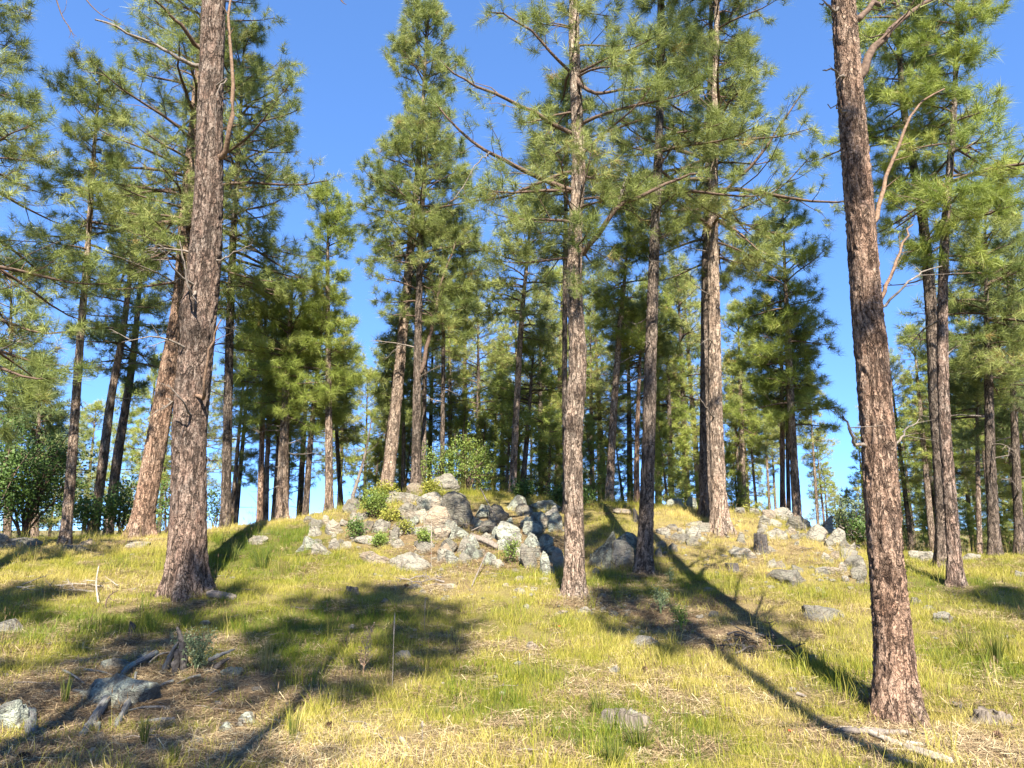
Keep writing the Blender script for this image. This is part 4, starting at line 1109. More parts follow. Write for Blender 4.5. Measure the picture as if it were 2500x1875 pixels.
def pine(label, pts, Y=None, crown=None, prof='column', limbs=70, nsec=6, tpers=3, K=20, tsize=0.20, w=0.009, bark=BARK_PINK, needle=NEEDLE, hi=0, seed=1,
         branches=(), deads=0, deadzone=None, group='pines standing on the knoll', clumpy=0.5, deadL=1.0, R=None, elo=-8, ehi=48, cellw=0.06, cellh=0.15, knots=(), tone=0.0, smin=0.0, name='pine_tree', flare=0.6):
    rng = np.random.RandomState(seed)
    x0, y0, w0 = pts[0]
    if Y is None:
        b = hitD(x0, y0); Y = b[1] + w0 * KD / F * b[1] / 2
    P = []
    for (x, y, ww) in pts:
        p = atD(x, y, Y); P.append((p[0], Y, p[2], wpx(x * KD, y * KD, ww * KD, Y) / 2 * 0.79))
    gzb = gz(P[0][0], Y)
    if P[0][2] > gzb - 0.25:
        dz = P[1][2] - P[0][2]; sl = (P[1][0] - P[0][0]) / max(dz, .3)
        P.insert(0, (P[0][0] - sl * (P[0][2] - gzb + 0.3), Y, gzb - 0.3, P[0][3] * 1.02))
    line, rad, za, zb = line_from(P)
    base = np.array([line(np.array([gzb]))[0][0], Y, gzb])
    root = empty(name, base, label, 'tree', group)
    d = Y
    mb = MB()
    ztop_view = atD(x0, -60, Y)[2]
    if hi:
        px_ = d / 718.0
        nth = int(min(150, 2 * pi * rad(np.array([gzb + 1]))[0] / (px_ * 1.45)))
        dz = px_ * 1.8
        hs = np.concatenate([np.arange(za, min(zb, ztop_view), dz), np.arange(max(za, min(zb, ztop_view)), zb, 0.4), [zb]])
    else:
        nth = 20 if w0 > 14 else 12
        hs = np.linspace(za, zb, 90 if w0 > 14 else 50)
    trunk_mesh(mb, line, rad, nth, np.unique(hs), seed * 13 + 5, gzb, cellw if hi else 0.09, cellh if hi else 0.2, 0.017 if hi else 0.008, flare, knots)
    mb.build('trunk', bark, root, base)
    if crown:
        yb, yt, hw = crown
        z0 = atD(pts[0][0], yb, Y)[2]; z1 = min(atD(pts[-1][0], yt, Y)[2], zb + 0.3)
        if R is None:
            mid = (max(yb, 0) + max(yt, 0)) / 2
            R = 1.2 * wpx(pts[0][0] * KD, mid * KD, hw * KD, Y)
        mc = MB()
        if Y < 19.2: K = int(K * 1.72); w = w * 0.68; nsec = max(5, int(nsec * 0.78))
        Pl, rl = crown_limbs(line, rad, z0, z1, R, int(limbs * (0.72 if limbs >= 60 else 0.85)), prof, rng, elo, ehi, clumpy)
        tubes(mc, Pl, rl, 4, 0, tone=0.0)
        grow(Pl, rl, rng, nsec + 1, tpers, tsize * 1.20, int(K * 1.3), w * 1.2, mc, tone_shift=tone)
        tp = np.array([[*line(np.array([z1 - 0.15 * k]))[0], z1 - 0.15 * k + 0.1] for k in range(5)])
        tufts(mc, tp, np.tile([0, 0, 1.0], (5, 1)) + 0.3 * rng.randn(5, 3), np.full(5, tsize * 1.1), K, rng, w, 1)
        for (bp, r0, live) in branches:
            if live > 0:
                Q = catmull(np.array([atD(x, y, Y + dy) for (x, y, dy) in bp]), 10)
                grow(Q[None], None, rng, live, tpers, tsize, K, w, mc, sec_scale=0.30, bare=0.22, tone_shift=tone)
        mc.build('crown', [TWIG, needle], root, base)
    for (bp, r0, live) in branches:
        bq = np.array([atD(x, y, Y + dy) for (x, y, dy) in bp])
        c0 = line(np.array([bq[0][2]]))[0]
        if np.hypot(*(bq[0][:2] - c0)) < 0.6: bq = np.vstack([[c0[0] * .7 + bq[0][0] * .3, c0[1] * .7 + bq[0][1] * .3, bq[0][2]], bq])
        Q = catmull(bq, 14)
        Q[1:-1] += 0.012 * rng.randn(12, 3)
        m_ = MB(); tubes(m_, Q[None], (r0 * np.linspace(1, 0.28, 14))[None], 7)
        if live <= 0:
            for k in range(3):
                i = 5 + int(rng.rand() * 8); dd = unit(Q[i] - Q[i - 1]); sd = unit(np.cross(dd, rng.randn(3)))
                t3 = np.linspace(0, 1, 4)[:, None]
                tubes(m_, (Q[i] + (dd * .7 + sd * .6) * (0.15 + 0.25 * rng.rand()) * t3)[None], (r0 * 0.25 * (1 - .8 * t3[:, 0]))[None], 4)
        m_.build('branch', TWIG if live > 0 else (REDWOOD if live == -1 else DEADWOOD), root, base)
    if deads:
        ya, yb_ = deadzone
        for k in range(deads):
            yy = ya + (yb_ - ya) * (k + rng.rand()) / deads
            zc = atD(pts[0][0], yy, Y)[2]
            az = rng.rand() * 2 * pi
            c = line(np.array([zc]))[0]; rr = rad(np.array([zc]))[0] * 0.9
            st = np.array([c[0] + cos(az) * rr, c[1] + sin(az) * rr, zc])
            dead_branch(rng, st, az, radians(-14 + 38 * rng.rand()), deadL * (0.35 + 0.9 * rng.rand()), 0.013 + 0.012 * rng.rand(), 0.35 * rng.randn(), 4, root, base)
    return root

# --- the near pines -------------------------------------------------------------
pine('massive dark barked pine in the grass nearest the burnt stump', [(402, 1298, 100), (407, 1100, 88), (412, 900, 84), (434, 650, 84), (450, 450, 72), (455, 200, 62), (462, 0, 57), (470, -300, 44), (478, -700, 26), (482, -1050, 6)],
     None, (-60, -1060, 230), 'column', 30, 5, 3, 12, 0.21, 0.014, BARK_OLD, NEEDLE, 1, 3, R=2.3, cellw=0.085, cellh=0.24,
     branches=[([(418, 142, 0), (380, 122, -.2), (340, 100, -.3), (265, 65, -.6), (205, 42, -.8)], 0.045, 0), ([(425, 100, 0), (398, 60, -.3), (360, 25, -.5), (320, -20, -.8)], 0.05, 5),
               ([(484, 335, -.1), (500, 270, -.3), (503, 190, -.35), (494, 60, -.3), (496, -40, -.2)], 0.055, -1), ([(489, 170, -.3), (470, 200, -.5), (463, 280, -.5)], 0.016, 0),
               ([(425, 620, -.1), (415, 640, -.5), (400, 575, -.7), (388, 520, -.8)], 0.03, 0), ([(412, 900, -.2), (390, 860, -.6), (362, 830, -.7)], 0.024, 0),
               ([(440, 850, -.3), (450, 760, -.5), (478, 690, -.55)], 0.035, -1), ([(480, 560, -.1), (520, 540, -.2), (545, 520, -.3)], 0.018, 0)],
     deads=5, deadzone=(520, 980), deadL=0.8, knots=[(3.1, -1.9, 0.12, .05), (4.6, -1.2, .18, .08), (4.9, -2.2, 0.2, .07), (2.6, -1.1, .09, -.03)], flare=0.55)
pine('leaning orange pine rising behind the massive dark barked pine', [(300, 1163, 58), (308, 1120, 54), (330, 1000, 52), (365, 800, 46), (392, 640, 42), (405, 450, 36), (428, 200, 27), (445, 0, 20), (458, -260, 6)],
     None, (640, -270, 265), 'column', 150, 8, 3, 20, 0.19, 0.010, BARK_RED, NEEDLE, 1, 5, deads=9, deadzone=(470, 720), deadL=1.6, cellw=0.09, cellh=0.24, clumpy=.6)
pine('slender bare stemmed pine at the crest by the dark thicket', [(140, 1180, 28), (155, 1000, 25), (172, 750, 20), (190, 530, 15), (205, 300, 9), (215, 168, 3)],
     None, (620, 150, 130), 'column', 70, 6, 3, 20, 0.18, 0.010, BARK_PINK, NEEDLE, 1, 7, deads=6, deadzone=(580, 900), deadL=0.8)
pine('right leaning reddish pine out of the oak brush', [(203, 1150, 26), (222, 1000, 25), (240, 860, 21), (265, 720, 17), (285, 560, 10), (300, 420, 3)],
     19, (790, 420, 110), 'column', 46, 6, 3, 18, 0.19, 0.012, BARK_PINK, NEEDLE, 0, 9, deads=4, deadzone=(700, 900))
pine('second leaning pine in the oak brush, darker limbed', [(235, 1140, 26), (255, 980, 24), (285, 790, 18), (300, 640, 12), (318, 440, 3)],
     20.5, (830, 430, 105), 'column', 46, 6, 3, 18, 0.19, 0.012, BARK_DARK, NEEDLE_C, 0, 11, deads=6, deadzone=(680, 900))
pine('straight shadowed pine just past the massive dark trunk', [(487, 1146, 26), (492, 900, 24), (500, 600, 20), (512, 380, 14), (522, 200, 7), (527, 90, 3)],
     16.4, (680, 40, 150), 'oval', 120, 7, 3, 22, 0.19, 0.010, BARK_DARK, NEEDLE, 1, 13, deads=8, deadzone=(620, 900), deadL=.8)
pine('thin pale pine between the shadowed pine and the twin stems', [(500, 1120, 12), (515, 950, 9), (530, 780, 5), (537, 690, 2)], 24, (880, 690, 48), 'cone', 30, 5, 3, 14, 0.2, 0.013, BARK_PINK, NEEDLE, 0, 15)
pine('reddish twin stem pine, thicker of the two at the crest', [(560, 1135, 16), (566, 950, 13), (572, 750, 8), (576, 590, 3)], 18.6, (930, 590, 70), 'oval', 36, 6, 3, 18, 0.19, 0.011, BARK_RED, NEEDLE_B, 0, 17)
pine('thinner twin stem pine touching the reddish one', [(575, 1130, 12), (580, 900, 10), (590, 630, 3)], 20, (930, 625, 65), 'oval', 34, 6, 3, 18, 0.19, 0.011, BARK_PINK, NEEDLE_B, 0, 19)
pine('stout grey footed pine with bare lower twigs on the crest', [(608, 1128, 38), (612, 1000, 28), (620, 800, 18), (632, 615, 4)], 17.8, (900, 610, 98), 'oval', 62, 6, 3, 20, 0.19, 0.010, BARK_PINK, NEEDLE_B, 0, 21, deads=9, deadzone=(900, 1090), deadL=.7, clumpy=.7)
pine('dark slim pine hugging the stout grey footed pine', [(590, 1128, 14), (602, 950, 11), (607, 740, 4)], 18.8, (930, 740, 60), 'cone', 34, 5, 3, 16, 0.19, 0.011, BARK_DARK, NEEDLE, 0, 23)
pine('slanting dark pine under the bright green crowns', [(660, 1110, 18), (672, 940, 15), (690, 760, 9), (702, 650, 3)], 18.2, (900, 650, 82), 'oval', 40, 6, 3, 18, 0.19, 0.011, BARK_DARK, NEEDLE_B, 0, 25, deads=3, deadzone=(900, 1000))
pine('straight tall narrow pine alone against the open sky', [(711, 1100, 23), (710, 900, 19), (708, 650, 12), (708, 500, 6), (706, 408, 2)], 17.6, (880, 405, 68), 'column', 74, 6, 3, 20, 0.18, 0.010, BARK_PINK, NEEDLE_B, 1, 27, elo=0, clumpy=.7)
pine('dark pole pine just behind the tall narrow pine', [(737, 1085, 13), (728, 950, 10), (722, 780, 4)], 22, (960, 700, 55), 'cone', 36, 5, 3, 16, 0.2, 0.012, BARK_DARK, NEEDLE, 0, 29)
pine('tall pale pine leaning over the top of the outcrop', [(834, 1062, 38), (850, 930, 33), (868, 740, 28), (885, 560, 24), (900, 400, 17), (915, 200, 9), (922, 35, 3)],
     18, (560, 25, 122), 'column', 100, 8, 3, 24, 0.18, 0.010, BARK_PINK, NEEDLE, 1, 31, elo=5, ehi=60, clumpy=.65,
     branches=[([(890, 540, 0), (930, 470, -.2), (990, 425, -.3), (1050, 395, -.4)], 0.05, 7), ([(882, 590, 0), (870, 540, -.3), (845, 530, -.5), (812, 545, -.6)], 0.03, 5)])
pine('thin dark pine right behind the tall pale leaning pine', [(826, 1070, 13), (832, 1000, 10), (850, 800, 6), (862, 690, 2)], 19.4, (900, 690, 52), 'cone', 30, 5, 3, 16, 0.19, 0.012, BARK_DARK, NEEDLE, 0, 33)
pine('dark straight pine next to the tall pale leaning pine', [(898, 1052, 25), (900, 900, 23), (906, 600, 17), (915, 400, 11), (932, 240, 3)], 17.4, (700, 235, 112), 'oval', 80, 7, 3, 20, 0.18, 0.010, BARK_DARK, NEEDLE, 1, 35,
     branches=[([(910, 800, 0), (935, 700, .1), (950, 620, .2), (985, 520, .3)], 0.07, 6)], deads=3, deadzone=(720, 850))
pine('crooked dark pine with rising limbs behind the dark straight pine', [(915, 1025, 14), (918, 800, 13), (928, 690, 12), (955, 590, 9), (988, 470, 3)], 19, (720, 460, 95), 'oval', 56, 6, 3, 18, 0.19, 0.011, BARK_DARK, NEEDLE_C, 0, 37)
pine('slim pole pine seen between the pale and the dark pine stems', [(870, 1070, 12), (872, 950, 10), (868, 760, 4)], 22, (900, 690, 55), 'cone', 32, 5, 3, 16, 0.2, 0.012, BARK_PINK, NEEDLE, 0, 39)
pine('thin dark pole pine above the perched boulder', [(955, 1018, 13), (957, 850, 11), (958, 650, 9), (956, 480, 3)], 18.6, (760, 470, 72), 'oval', 44, 6, 3, 18, 0.19, 0.011, BARK_DARK, NEEDLE, 0, 41, deads=4, deadzone=(720, 900))
pine('light stemmed slim pine at the shaded end of the outcrop', [(1106, 1067, 20), (1115, 900, 18), (1126, 700, 14), (1140, 550, 8), (1152, 425, 2)], 19.5, (730, 420, 85), 'oval', 56, 6, 3, 18, 0.19, 0.011, BARK_PINK, NEEDLE, 1, 43, tone=.08)
pine('dark slim pine crossing behind the light stemmed one', [(1128, 1068, 16), (1140, 920, 12), (1152, 770, 5)], 21, (950, 710, 80), 'oval', 44, 5, 3, 16, 0.2, 0.012, BARK_DARK, NEEDLE_B, 0, 45, deads=3, deadzone=(900, 1000))
pine('centre pine with a sunlit pinkish trunk and long bare spreading limbs', [(1242, 1294, 62), (1241, 1262, 54), (1240, 1150, 51), (1238, 950, 50), (1248, 780, 48), (1241, 640, 42), (1243, 500, 38), (1250, 350, 34), (1244, 200, 30), (1240, 60, 27), (1238, -300, 15), (1236, -620, 3)],
     None, (620, -620, 250), 'column', 84, 8, 3, 26, 0.19, 0.008, BARK_PINK, NEEDLE, 1, 47, R=2.0, elo=-2, ehi=50, clumpy=.6, flare=0.42,
     branches=[([(1235, 412, 0), (1173, 388, -.2), (1099, 351, -.4), (1053, 328, -.5), (997, 287, -.6), (941, 224, -.7)], 0.05, 9), ([(1240, 292, 0), (1150, 239, -.2), (1072, 205, -.5), (1016, 180, -.6), (960, 140, -.7)], 0.045, 9),
               ([(1246, 170, 0), (1262, 190, -.2), (1300, 203, -.4), (1345, 194, -.5), (1420, 190, -.6)], 0.045, 7), ([(1262, 545, 0), (1297, 500, -.3), (1338, 444, -.4), (1398, 418, -.5), (1461, 388, -.4), (1520, 375, -.4)], 0.055, 7),
               ([(1338, 444, -.4), (1345, 410, -.45), (1352, 400, -.5)], 0.03, 0), ([(1236, 160, 0), (1180, 100, -.3), (1110, 40, -.5), (1050, 25, -.6)], 0.035, 8),
               ([(1238, 500, -.1), (1262, 400, -.8), (1280, 310, -1.1)], 0.022, 8), ([(1240, 470, -.1), (1215, 380, -.8), (1222, 310, -1.1)], 0.022, 8), ([(1060, 330, -.5), (1040, 345, -.6), (980, 430, -.7)], 0.014, 0)],
     knots=[(3.6, -1.3, .13, .05), (3.15, -1.9, .14, .045), (4.3, -1.2, .1, .035)])
pine('dark thin pine hidden close behind the centre pine trunk', [(1222, 1090, 16), (1220, 800, 15), (1222, 450, 12), (1226, 170, 4)], 15.6, (560, 165, 85), 'oval', 56, 6, 3, 18, 0.19, 0.010, BARK_DARK, NEEDLE, 0, 49, deads=3, deadzone=(620, 800))
pine('pale slightly crooked pine between the centre pine and the dark pine', [(1315, 1105, 22), (1325, 900, 20), (1340, 700, 14), (1353, 560, 7), (1360, 440, 2)], 17.5, (740, 440, 78), 'oval', 56, 6, 3, 18, 0.19, 0.010, BARK_PINK, NEEDLE_B, 1, 51, deads=3, deadzone=(780, 950))
pine('orange stemmed slim pine half behind the dark pine', [(1376, 1092, 15), (1376, 950, 13), (1386, 690, 5)], 18.5, (800, 590, 62), 'oval', 44, 6, 3, 16, 0.19, 0.011, BARK_RED, NEEDLE, 0, 53)
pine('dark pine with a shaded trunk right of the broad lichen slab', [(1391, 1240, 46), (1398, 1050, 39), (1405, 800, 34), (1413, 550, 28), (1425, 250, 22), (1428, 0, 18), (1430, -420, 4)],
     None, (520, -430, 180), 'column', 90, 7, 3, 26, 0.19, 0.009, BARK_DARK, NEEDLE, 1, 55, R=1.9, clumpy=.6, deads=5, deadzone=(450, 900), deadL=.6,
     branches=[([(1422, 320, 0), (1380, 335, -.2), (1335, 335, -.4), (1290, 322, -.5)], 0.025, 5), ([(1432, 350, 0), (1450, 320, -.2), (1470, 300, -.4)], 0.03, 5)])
pine('rear stem of the thick twin pine on the hillside', [(1524, 1118, 32), (1524, 900, 30), (1526, 600, 26), (1530, 400, 20), (1535, 100, 11), (1536, -170, 3)],
     15.8, (590, -180, 200), 'column', 90, 8, 3, 24, 0.19, 0.010, BARK_DARK, NEEDLE, 1, 57, clumpy=.55, deads=4, deadzone=(560, 700))
pine('front sunlit stem of the thick twin pine with spreading root', [(1557, 1157, 46), (1552, 1050, 39), (1546, 900, 36), (1543, 700, 32), (1540, 450, 26), (1545, 200, 18), (1550, -50, 10), (1552, -270, 3)],
     None, (570, -280, 215), 'column', 100, 8, 3, 26, 0.19, 0.009, BARK_PINK, NEEDLE, 1, 59, clumpy=.55, deads=6, deadzone=(480, 860), deadL=.7,
     branches=[([(1556, 420, 0), (1630, 350, -.3), (1680, 280, -.4), (1730, 205, -.5)], 0.05, 9), ([(1552, 470, 0), (1620, 440, -.2), (1690, 400, -.3), (1760, 330, -.3)], 0.035, 8), ([(1540, 900, -.15), (1525, 880, -.4), (1508, 855, -.5)], 0.02, 0)])
pine('tallest stem of the pine trio over the layered slab', [(1723, 1128, 25), (1712, 950, 21), (1703, 750, 17), (1696, 600, 9), (1690, 430, 2)], 17.6, (930, 425, 98), 'oval', 74, 7, 3, 22, 0.19, 0.010, BARK_PINK, NEEDLE_B, 1, 61, clumpy=.6)
pine('thick outer stem of the pine trio on the crest', [(1690, 1107, 14), (1690, 900, 12), (1686, 630, 4)], 18.2, (900, 610, 75), 'oval', 44, 6, 3, 18, 0.19, 0.010, BARK_RED, NEEDLE_B, 0, 63)
pine('thin middle stem of the pine trio', [(1704, 1106, 11), (1700, 900, 9), (1700, 690, 3)], 18.6, (880, 680, 60), 'oval', 40, 6, 3, 16, 0.19, 0.011, BARK_DARK, NEEDLE_C, 0, 65)
pine('big red barked pine nearest the viewer, leaning gently', [(1943, 1568, 118), (1940, 1535, 106), (1930, 1400, 99), (1914, 1200, 90), (1893, 900, 88), (1868, 600, 78), (1845, 300, 70), (1825, 50, 62), (1808, -200, 54), (1785, -700, 40), (1765, -1200, 28), (1745, -1900, 5)],
     None, (-900, -1900, 500), 'column', 36, 5, 3, 12, 0.20, 0.016, BARK_RED, NEEDLE, 1, 67, R=2.1, cellw=0.05, cellh=0.11, flare=0.62,
     branches=[([(1862, 160, 0), (1895, 95, .1), (1940, 50, .2), (2010, 0, .4), (2080, -50, .5)], 0.055, 7), ([(1852, 45, 0), (1885, 15, .1), (1930, -10, .3), (1990, -60, .4)], 0.045, 6),
               ([(1886, 480, 0), (1910, 405, .2), (1940, 320, .3), (1975, 235, .4), (2040, 192, .5)], 0.030, -1), ([(1905, 640, 0), (1925, 590, .2), (1950, 530, .3), (1972, 485, .4)], 0.026, -1),
               ([(1900, 675, 0), (1930, 640, .1), (1975, 600, .2), (2035, 575, .3)], 0.02, 0), ([(1818, 165, -.1), (1800, 150, -.2), (1778, 152, -.3)], 0.02, 0), ([(1822, 240, -.1), (1805, 232, -.2), (1788, 225, -.3)], 0.014, 0),
               ([(1850, 960, -.1), (1838, 930, -.2), (1825, 905, -.2), (1820, 895, -.2)], 0.02, 0), ([(1935, 960, .1), (1955, 935, .2), (1985, 905, .3)], 0.018, 0), ([(1800, 15, -.1), (1785, 8, -.2), (1770, 8, -.2)], 0.018, 0)],
     knots=[(2.3, -1.7, .07, -.035), (2.75, -1.75, .07, -.03), (3.35, -1.5, .1, .035), (4.1, -1.6, .06, -.03), (4.8, -1.7, .06, -.03), (1.15, -1.9, .08, -.03), (1.9, -1.25, .05, -.025)])
pine('front stem of the forked pine beyond the red trunk', [(2066, 1272, 37), (2062, 1200, 33), (2054, 1100, 32), (2040, 900, 29), (2036, 700, 26), (2042, 500, 22), (2060, 250, 14), (2070, 0, 8), (2075, -220, 3)],
     None, (560, -230, 180), 'column', 90, 8, 3, 26, 0.19, 0.009, BARK_OLD, NEEDLE_B, 1, 69, clumpy=.6, deads=4, deadzone=(480, 800), deadL=.8, R=1.7)
pine('shaded rear stem of the forked pine', [(2041, 1229, 42), (2034, 1050, 38), (2021, 850, 35), (2010, 650, 30), (1990, 450, 24), (1962, 300, 18), (1945, 150, 14), (1935, -110, 4)],
     None, (400, -120, 180), 'column', 80, 8, 3, 26, 0.19, 0.009, BARK_DARK, NEEDLE_B, 1, 71, clumpy=.6, R=1.8, deads=3, deadzone=(420, 700), deadL=.8)
pine('dark straight pine at the crest past the forked pine', [(2150, 1202, 29), (2140, 1000, 25), (2135, 800, 19), (2130, 600, 9), (2128, 440, 2)], 16, (820, 430, 125), 'oval', 90, 7, 3, 22, 0.19, 0.010, BARK_DARK, NEEDLE, 1, 73, clumpy=.6, deads=3, deadzone=(800, 1000))
pine('dark pine with low limbs at the far side of the clearing', [(2203, 1207, 23), (2195, 1000, 20), (2188, 820, 14), (2185, 540, 3)], 17, (880, 520, 110), 'oval', 70, 7, 3, 20, 0.19, 0.010, BARK_DARK, NEEDLE_C, 0, 75, deads=6, deadzone=(860, 1080))
pine('pale thin pine standing in the sun past the forked pine', [(2116, 1192, 13), (2112, 1000, 11), (2110, 780, 4)], 18, (960, 700, 70), 'oval', 44, 6, 3, 16, 0.19, 0.011, BARK_PINK, NEEDLE_C, 0, 77)
pine('tall pine whose drooping limbs hang in from the edge of the view', [(-70, 1245, 52), (-64, 800, 46), (-56, 400, 38), (-48, 0, 28), (-42, -500, 5)],
     11.5, (900, -520, 190), 'column', 130, 8, 3, 26, 0.19, 0.009, BARK_DARK, NEEDLE, 1, 79, R=2.3, clumpy=.55, elo=-15, deads=6, deadzone=(500, 800), deadL=1.0)
pine('dense young pine behind the dark thicket', [(75, 1160, 20), (80, 1000, 15), (88, 780, 3)], 20, (1010, 780, 62), 'cone', 70, 6, 3, 18, 0.19, 0.011, BARK_PINK, NEEDLE_C, 0, 81)
pine('second young pine crown at the edge above the thicket', [(15, 1160, 22), (20, 1000, 16), (25, 560, 3)], 21, (1000, 560, 85), 'column', 80, 6, 3, 18, 0.19, 0.011, BARK_PINK, NEEDLE, 0, 83)
# bare leaning snag
def snag():
    pts = [(758, 1084, 9), (775, 1030, 8), (790, 975, 6), (803, 905, 3)]
    Y = 18.6
    P = [atD(x, y, Y) for x, y, _ in pts]
    mb = MB()
    Q = catmull(np.array(P), 12); g = gz(Q[0][0], Y); Q[0][2] = min(Q[0][2], g - .1)
    r = np.linspace(wpx(pts[0][0] * KD, 1084 * KD, 9 * KD, Y) / 2, 0.015, 12)
    o = empty('dead_snag', (Q[0][0], Y, g), 'thin dead snag leaning on the crest against open sky', 'dead tree')
    tubes(mb, Q[None], r[None], 8); mb.build('trunk', DEADWOOD, o, (Q[0][0], Y, g))
    rng = np.random.RandomState(4)
    for k in range(4):
        dead_branch(rng, Q[5 + k], rng.rand() * 6.3, 0.5, 0.45, 0.012, 0, 2, o, (Q[0][0], Y, g))
snag()

# --- pines further back: a few kinds, each copied with its parts -----------------
def proto(seed, H, r, frac, R, prof, limbs, needle, bark, K=14, w=0.014, nsec=6, tpers=3, tsz=0.21, e=(-8, 48), deads=0, lean=None):
    rng = np.random.RandomState(seed)
    lean = 0.03 * rng.randn(2) if lean is None else lean
    pts = [(0, 0, -0.6, r * 1.05), (0, 0, 0, r), (lean[0] * H * .5, lean[1] * H * .5, H * .5, r * .7), (lean[0] * H, lean[1] * H, H, 0.012)]
    line, rad, za, zb = line_from(pts)
    mt = MB(); trunk_mesh(mt, line, rad, 12, np.linspace(za, zb, 46), seed, 0.0, 0.1, 0.22, 0.01, 0.35)
    for k in range(deads):
        z = H * (0.1 + (frac - 0.08) * rng.rand()); az = rng.rand() * 6.28; c = line(np.array([z]))[0]
        t = np.linspace(0, 1, 5)[:, None]; L = 0.4 + 0.9 * rng.rand()
        Q = np.array([c[0], c[1], z]) + np.array([cos(az), sin(az), 0.1 + 0.3 * rng.randn()]) * L * t + 0.04 * rng.randn(5, 3) * t
        tubes(mt, Q[None], (0.014 * (1 - .8 * t[:, 0]))[None], 3, crack=0.6, cell=0.1)
    mc = MB()
    Pl, rl = crown_limbs(line, rad, H * frac, H * 0.995, R, limbs, prof, rng, e[0], e[1], 0.75)
    tubes(mc, Pl, rl, 3, 0, tone=0.0)
    grow(Pl, rl, rng, nsec + 1, tpers, tsz * 1.15, int(K * 1.4), w * 0.95, mc, tone_shift=0.22)
    return mt.mesh('trunk', bark), mc.mesh('crown', [TWIG, needle])
PROTOS = {
    'a': proto(201, 12, .14, .32, 1.7, 'oval', 60, NEEDLE, BARK_DARK, deads=6),
    'b': proto(202, 12, .14, .42, 1.5, 'column', 64, NEEDLE_B, BARK_PINK, deads=5),
    'c': proto(203, 12, .15, .22, 1.9, 'cone', 70, NEEDLE_B, BARK_DARK, deads=4),
    'd': proto(204, 12, .12, .52, 1.35, 'oval', 56, NEEDLE_B, BARK_RED, deads=9),
    'e': proto(205, 12, .11, .60, 1.15, 'column', 44, NEEDLE, BARK_PINK, deads=12),
    'g': proto(207, 12, .10, .74, 1.0, 'oval', 34, NEEDLE, BARK_PINK, deads=3, lean=(.10, .02)),
    'f': proto(206, 5, .07, .08, 1.1, 'cone', 60, NEEDLE_B, BARK_PINK, tsz=0.15, nsec=5),
}
def far_pine(kind, x, ytop, Y, label, group, rng, sx=1.0):
    H0 = 5.0 if kind == 'f' else 12.0
    p = atD(x, ytop, Y)
    g = gz(p[0], Y); s = (p[2] - g) / H0
    root = empty('pine_tree', (p[0], Y, g), label, 'tree', group)
    root.rotation_euler = (0, 0, rng.rand() * 6.28)
    root.scale = (s * sx, s * sx, s)
    for nm, me in zip(('trunk', 'crown'), PROTOS[kind]):
        o = bpy.data.objects.new(nm, me); COL.objects.link(o); o.parent = root
    return root
rf = np.random.RandomState(77)
def stand(group, label, lst):
    for (k, x, yt, Y) in lst:
        far_pine(k, x, yt, Y, label, group, rf, 0.92 + 0.25 * rf.rand())
stand('distant pines seen past the shoulder of the crest by the oak brush', 'distant green pine far behind the leaning pines and oak brush',
      [('a', 175, 900, 30), ('b', 215, 870, 34), ('c', 335, 760, 27), ('a', 372, 850, 32), ('b', 268, 820, 38), ('a', 455, 780, 31), ('d', 130, 960, 40), ('c', 350, 880, 40), ('c', -20, 700, 26), ('a', -60, 600, 24), ('c', 105, 860, 30)])
stand('bright pines behind the twin stems and the stout pine', 'bright green pine behind the twin stems and the stout grey footed pine',
      [('a', 540, 690, 25), ('b', 645, 690, 26), ('a', 600, 640, 24), ('b', 748, 760, 27), ('a', 672, 660, 28)])
stand('pines filling the wood behind the outcrop', 'bushy pine of the wood behind the outcrop',
      [('a', 800, 800, 27), ('b', 840, 740, 25), ('c', 880, 690, 27), ('a', 935, 650, 25), ('b', 985, 620, 24), ('c', 1010, 600, 27), ('a', 1040, 640, 24), ('b', 1062, 760, 32), ('c', 1085, 720, 27), ('d', 1120, 640, 26),
       ('a', 1165, 620, 24), ('b', 1195, 580, 26), ('c', 1180, 780, 30), ('d', 1145, 840, 38), ('e', 905, 840, 34), ('c', 1225, 700, 30), ('e', 835, 900, 36)])
stand('pines filling the wood between the centre pine and the twin pine', 'green pine of the wood between the centre pine and the thick twin pine',
      [('a', 1270, 680, 25), ('b', 1300, 640, 27), ('c', 1290, 800, 32), ('a', 1345, 620, 24), ('b', 1400, 600, 26), ('c', 1430, 640, 24), ('a', 1460, 560, 25), ('b', 1490, 600, 27), ('d', 1440, 820, 36),
       ('e', 1415, 860, 38), ('b', 1575, 650, 24), ('c', 1595, 760, 27)])
stand('thin bare legged pines on the skyline between the twin pine and the trio', 'thin bare legged pine on the skyline between the thick twin pine and the trio',
      [('e', 1578, 760, 24), ('e', 1620, 850, 25), ('e', 1642, 820, 26), ('e', 1658, 880, 27), ('e', 1673, 800, 23), ('d', 1600, 830, 30), ('e', 1740, 820, 27), ('d', 1765, 930, 28)])
stand('small far trees in the gap beside the red trunk', 'small hazy tree low in the sky gap beside the big red trunk',
      [('c', 1800, 1040, 36), ('f', 1838, 1060, 30), ('a', 1775, 1000, 34), ('f', 1815, 1100, 26), ('f', 1862, 1010, 28), ('c', 1850, 930, 30)])
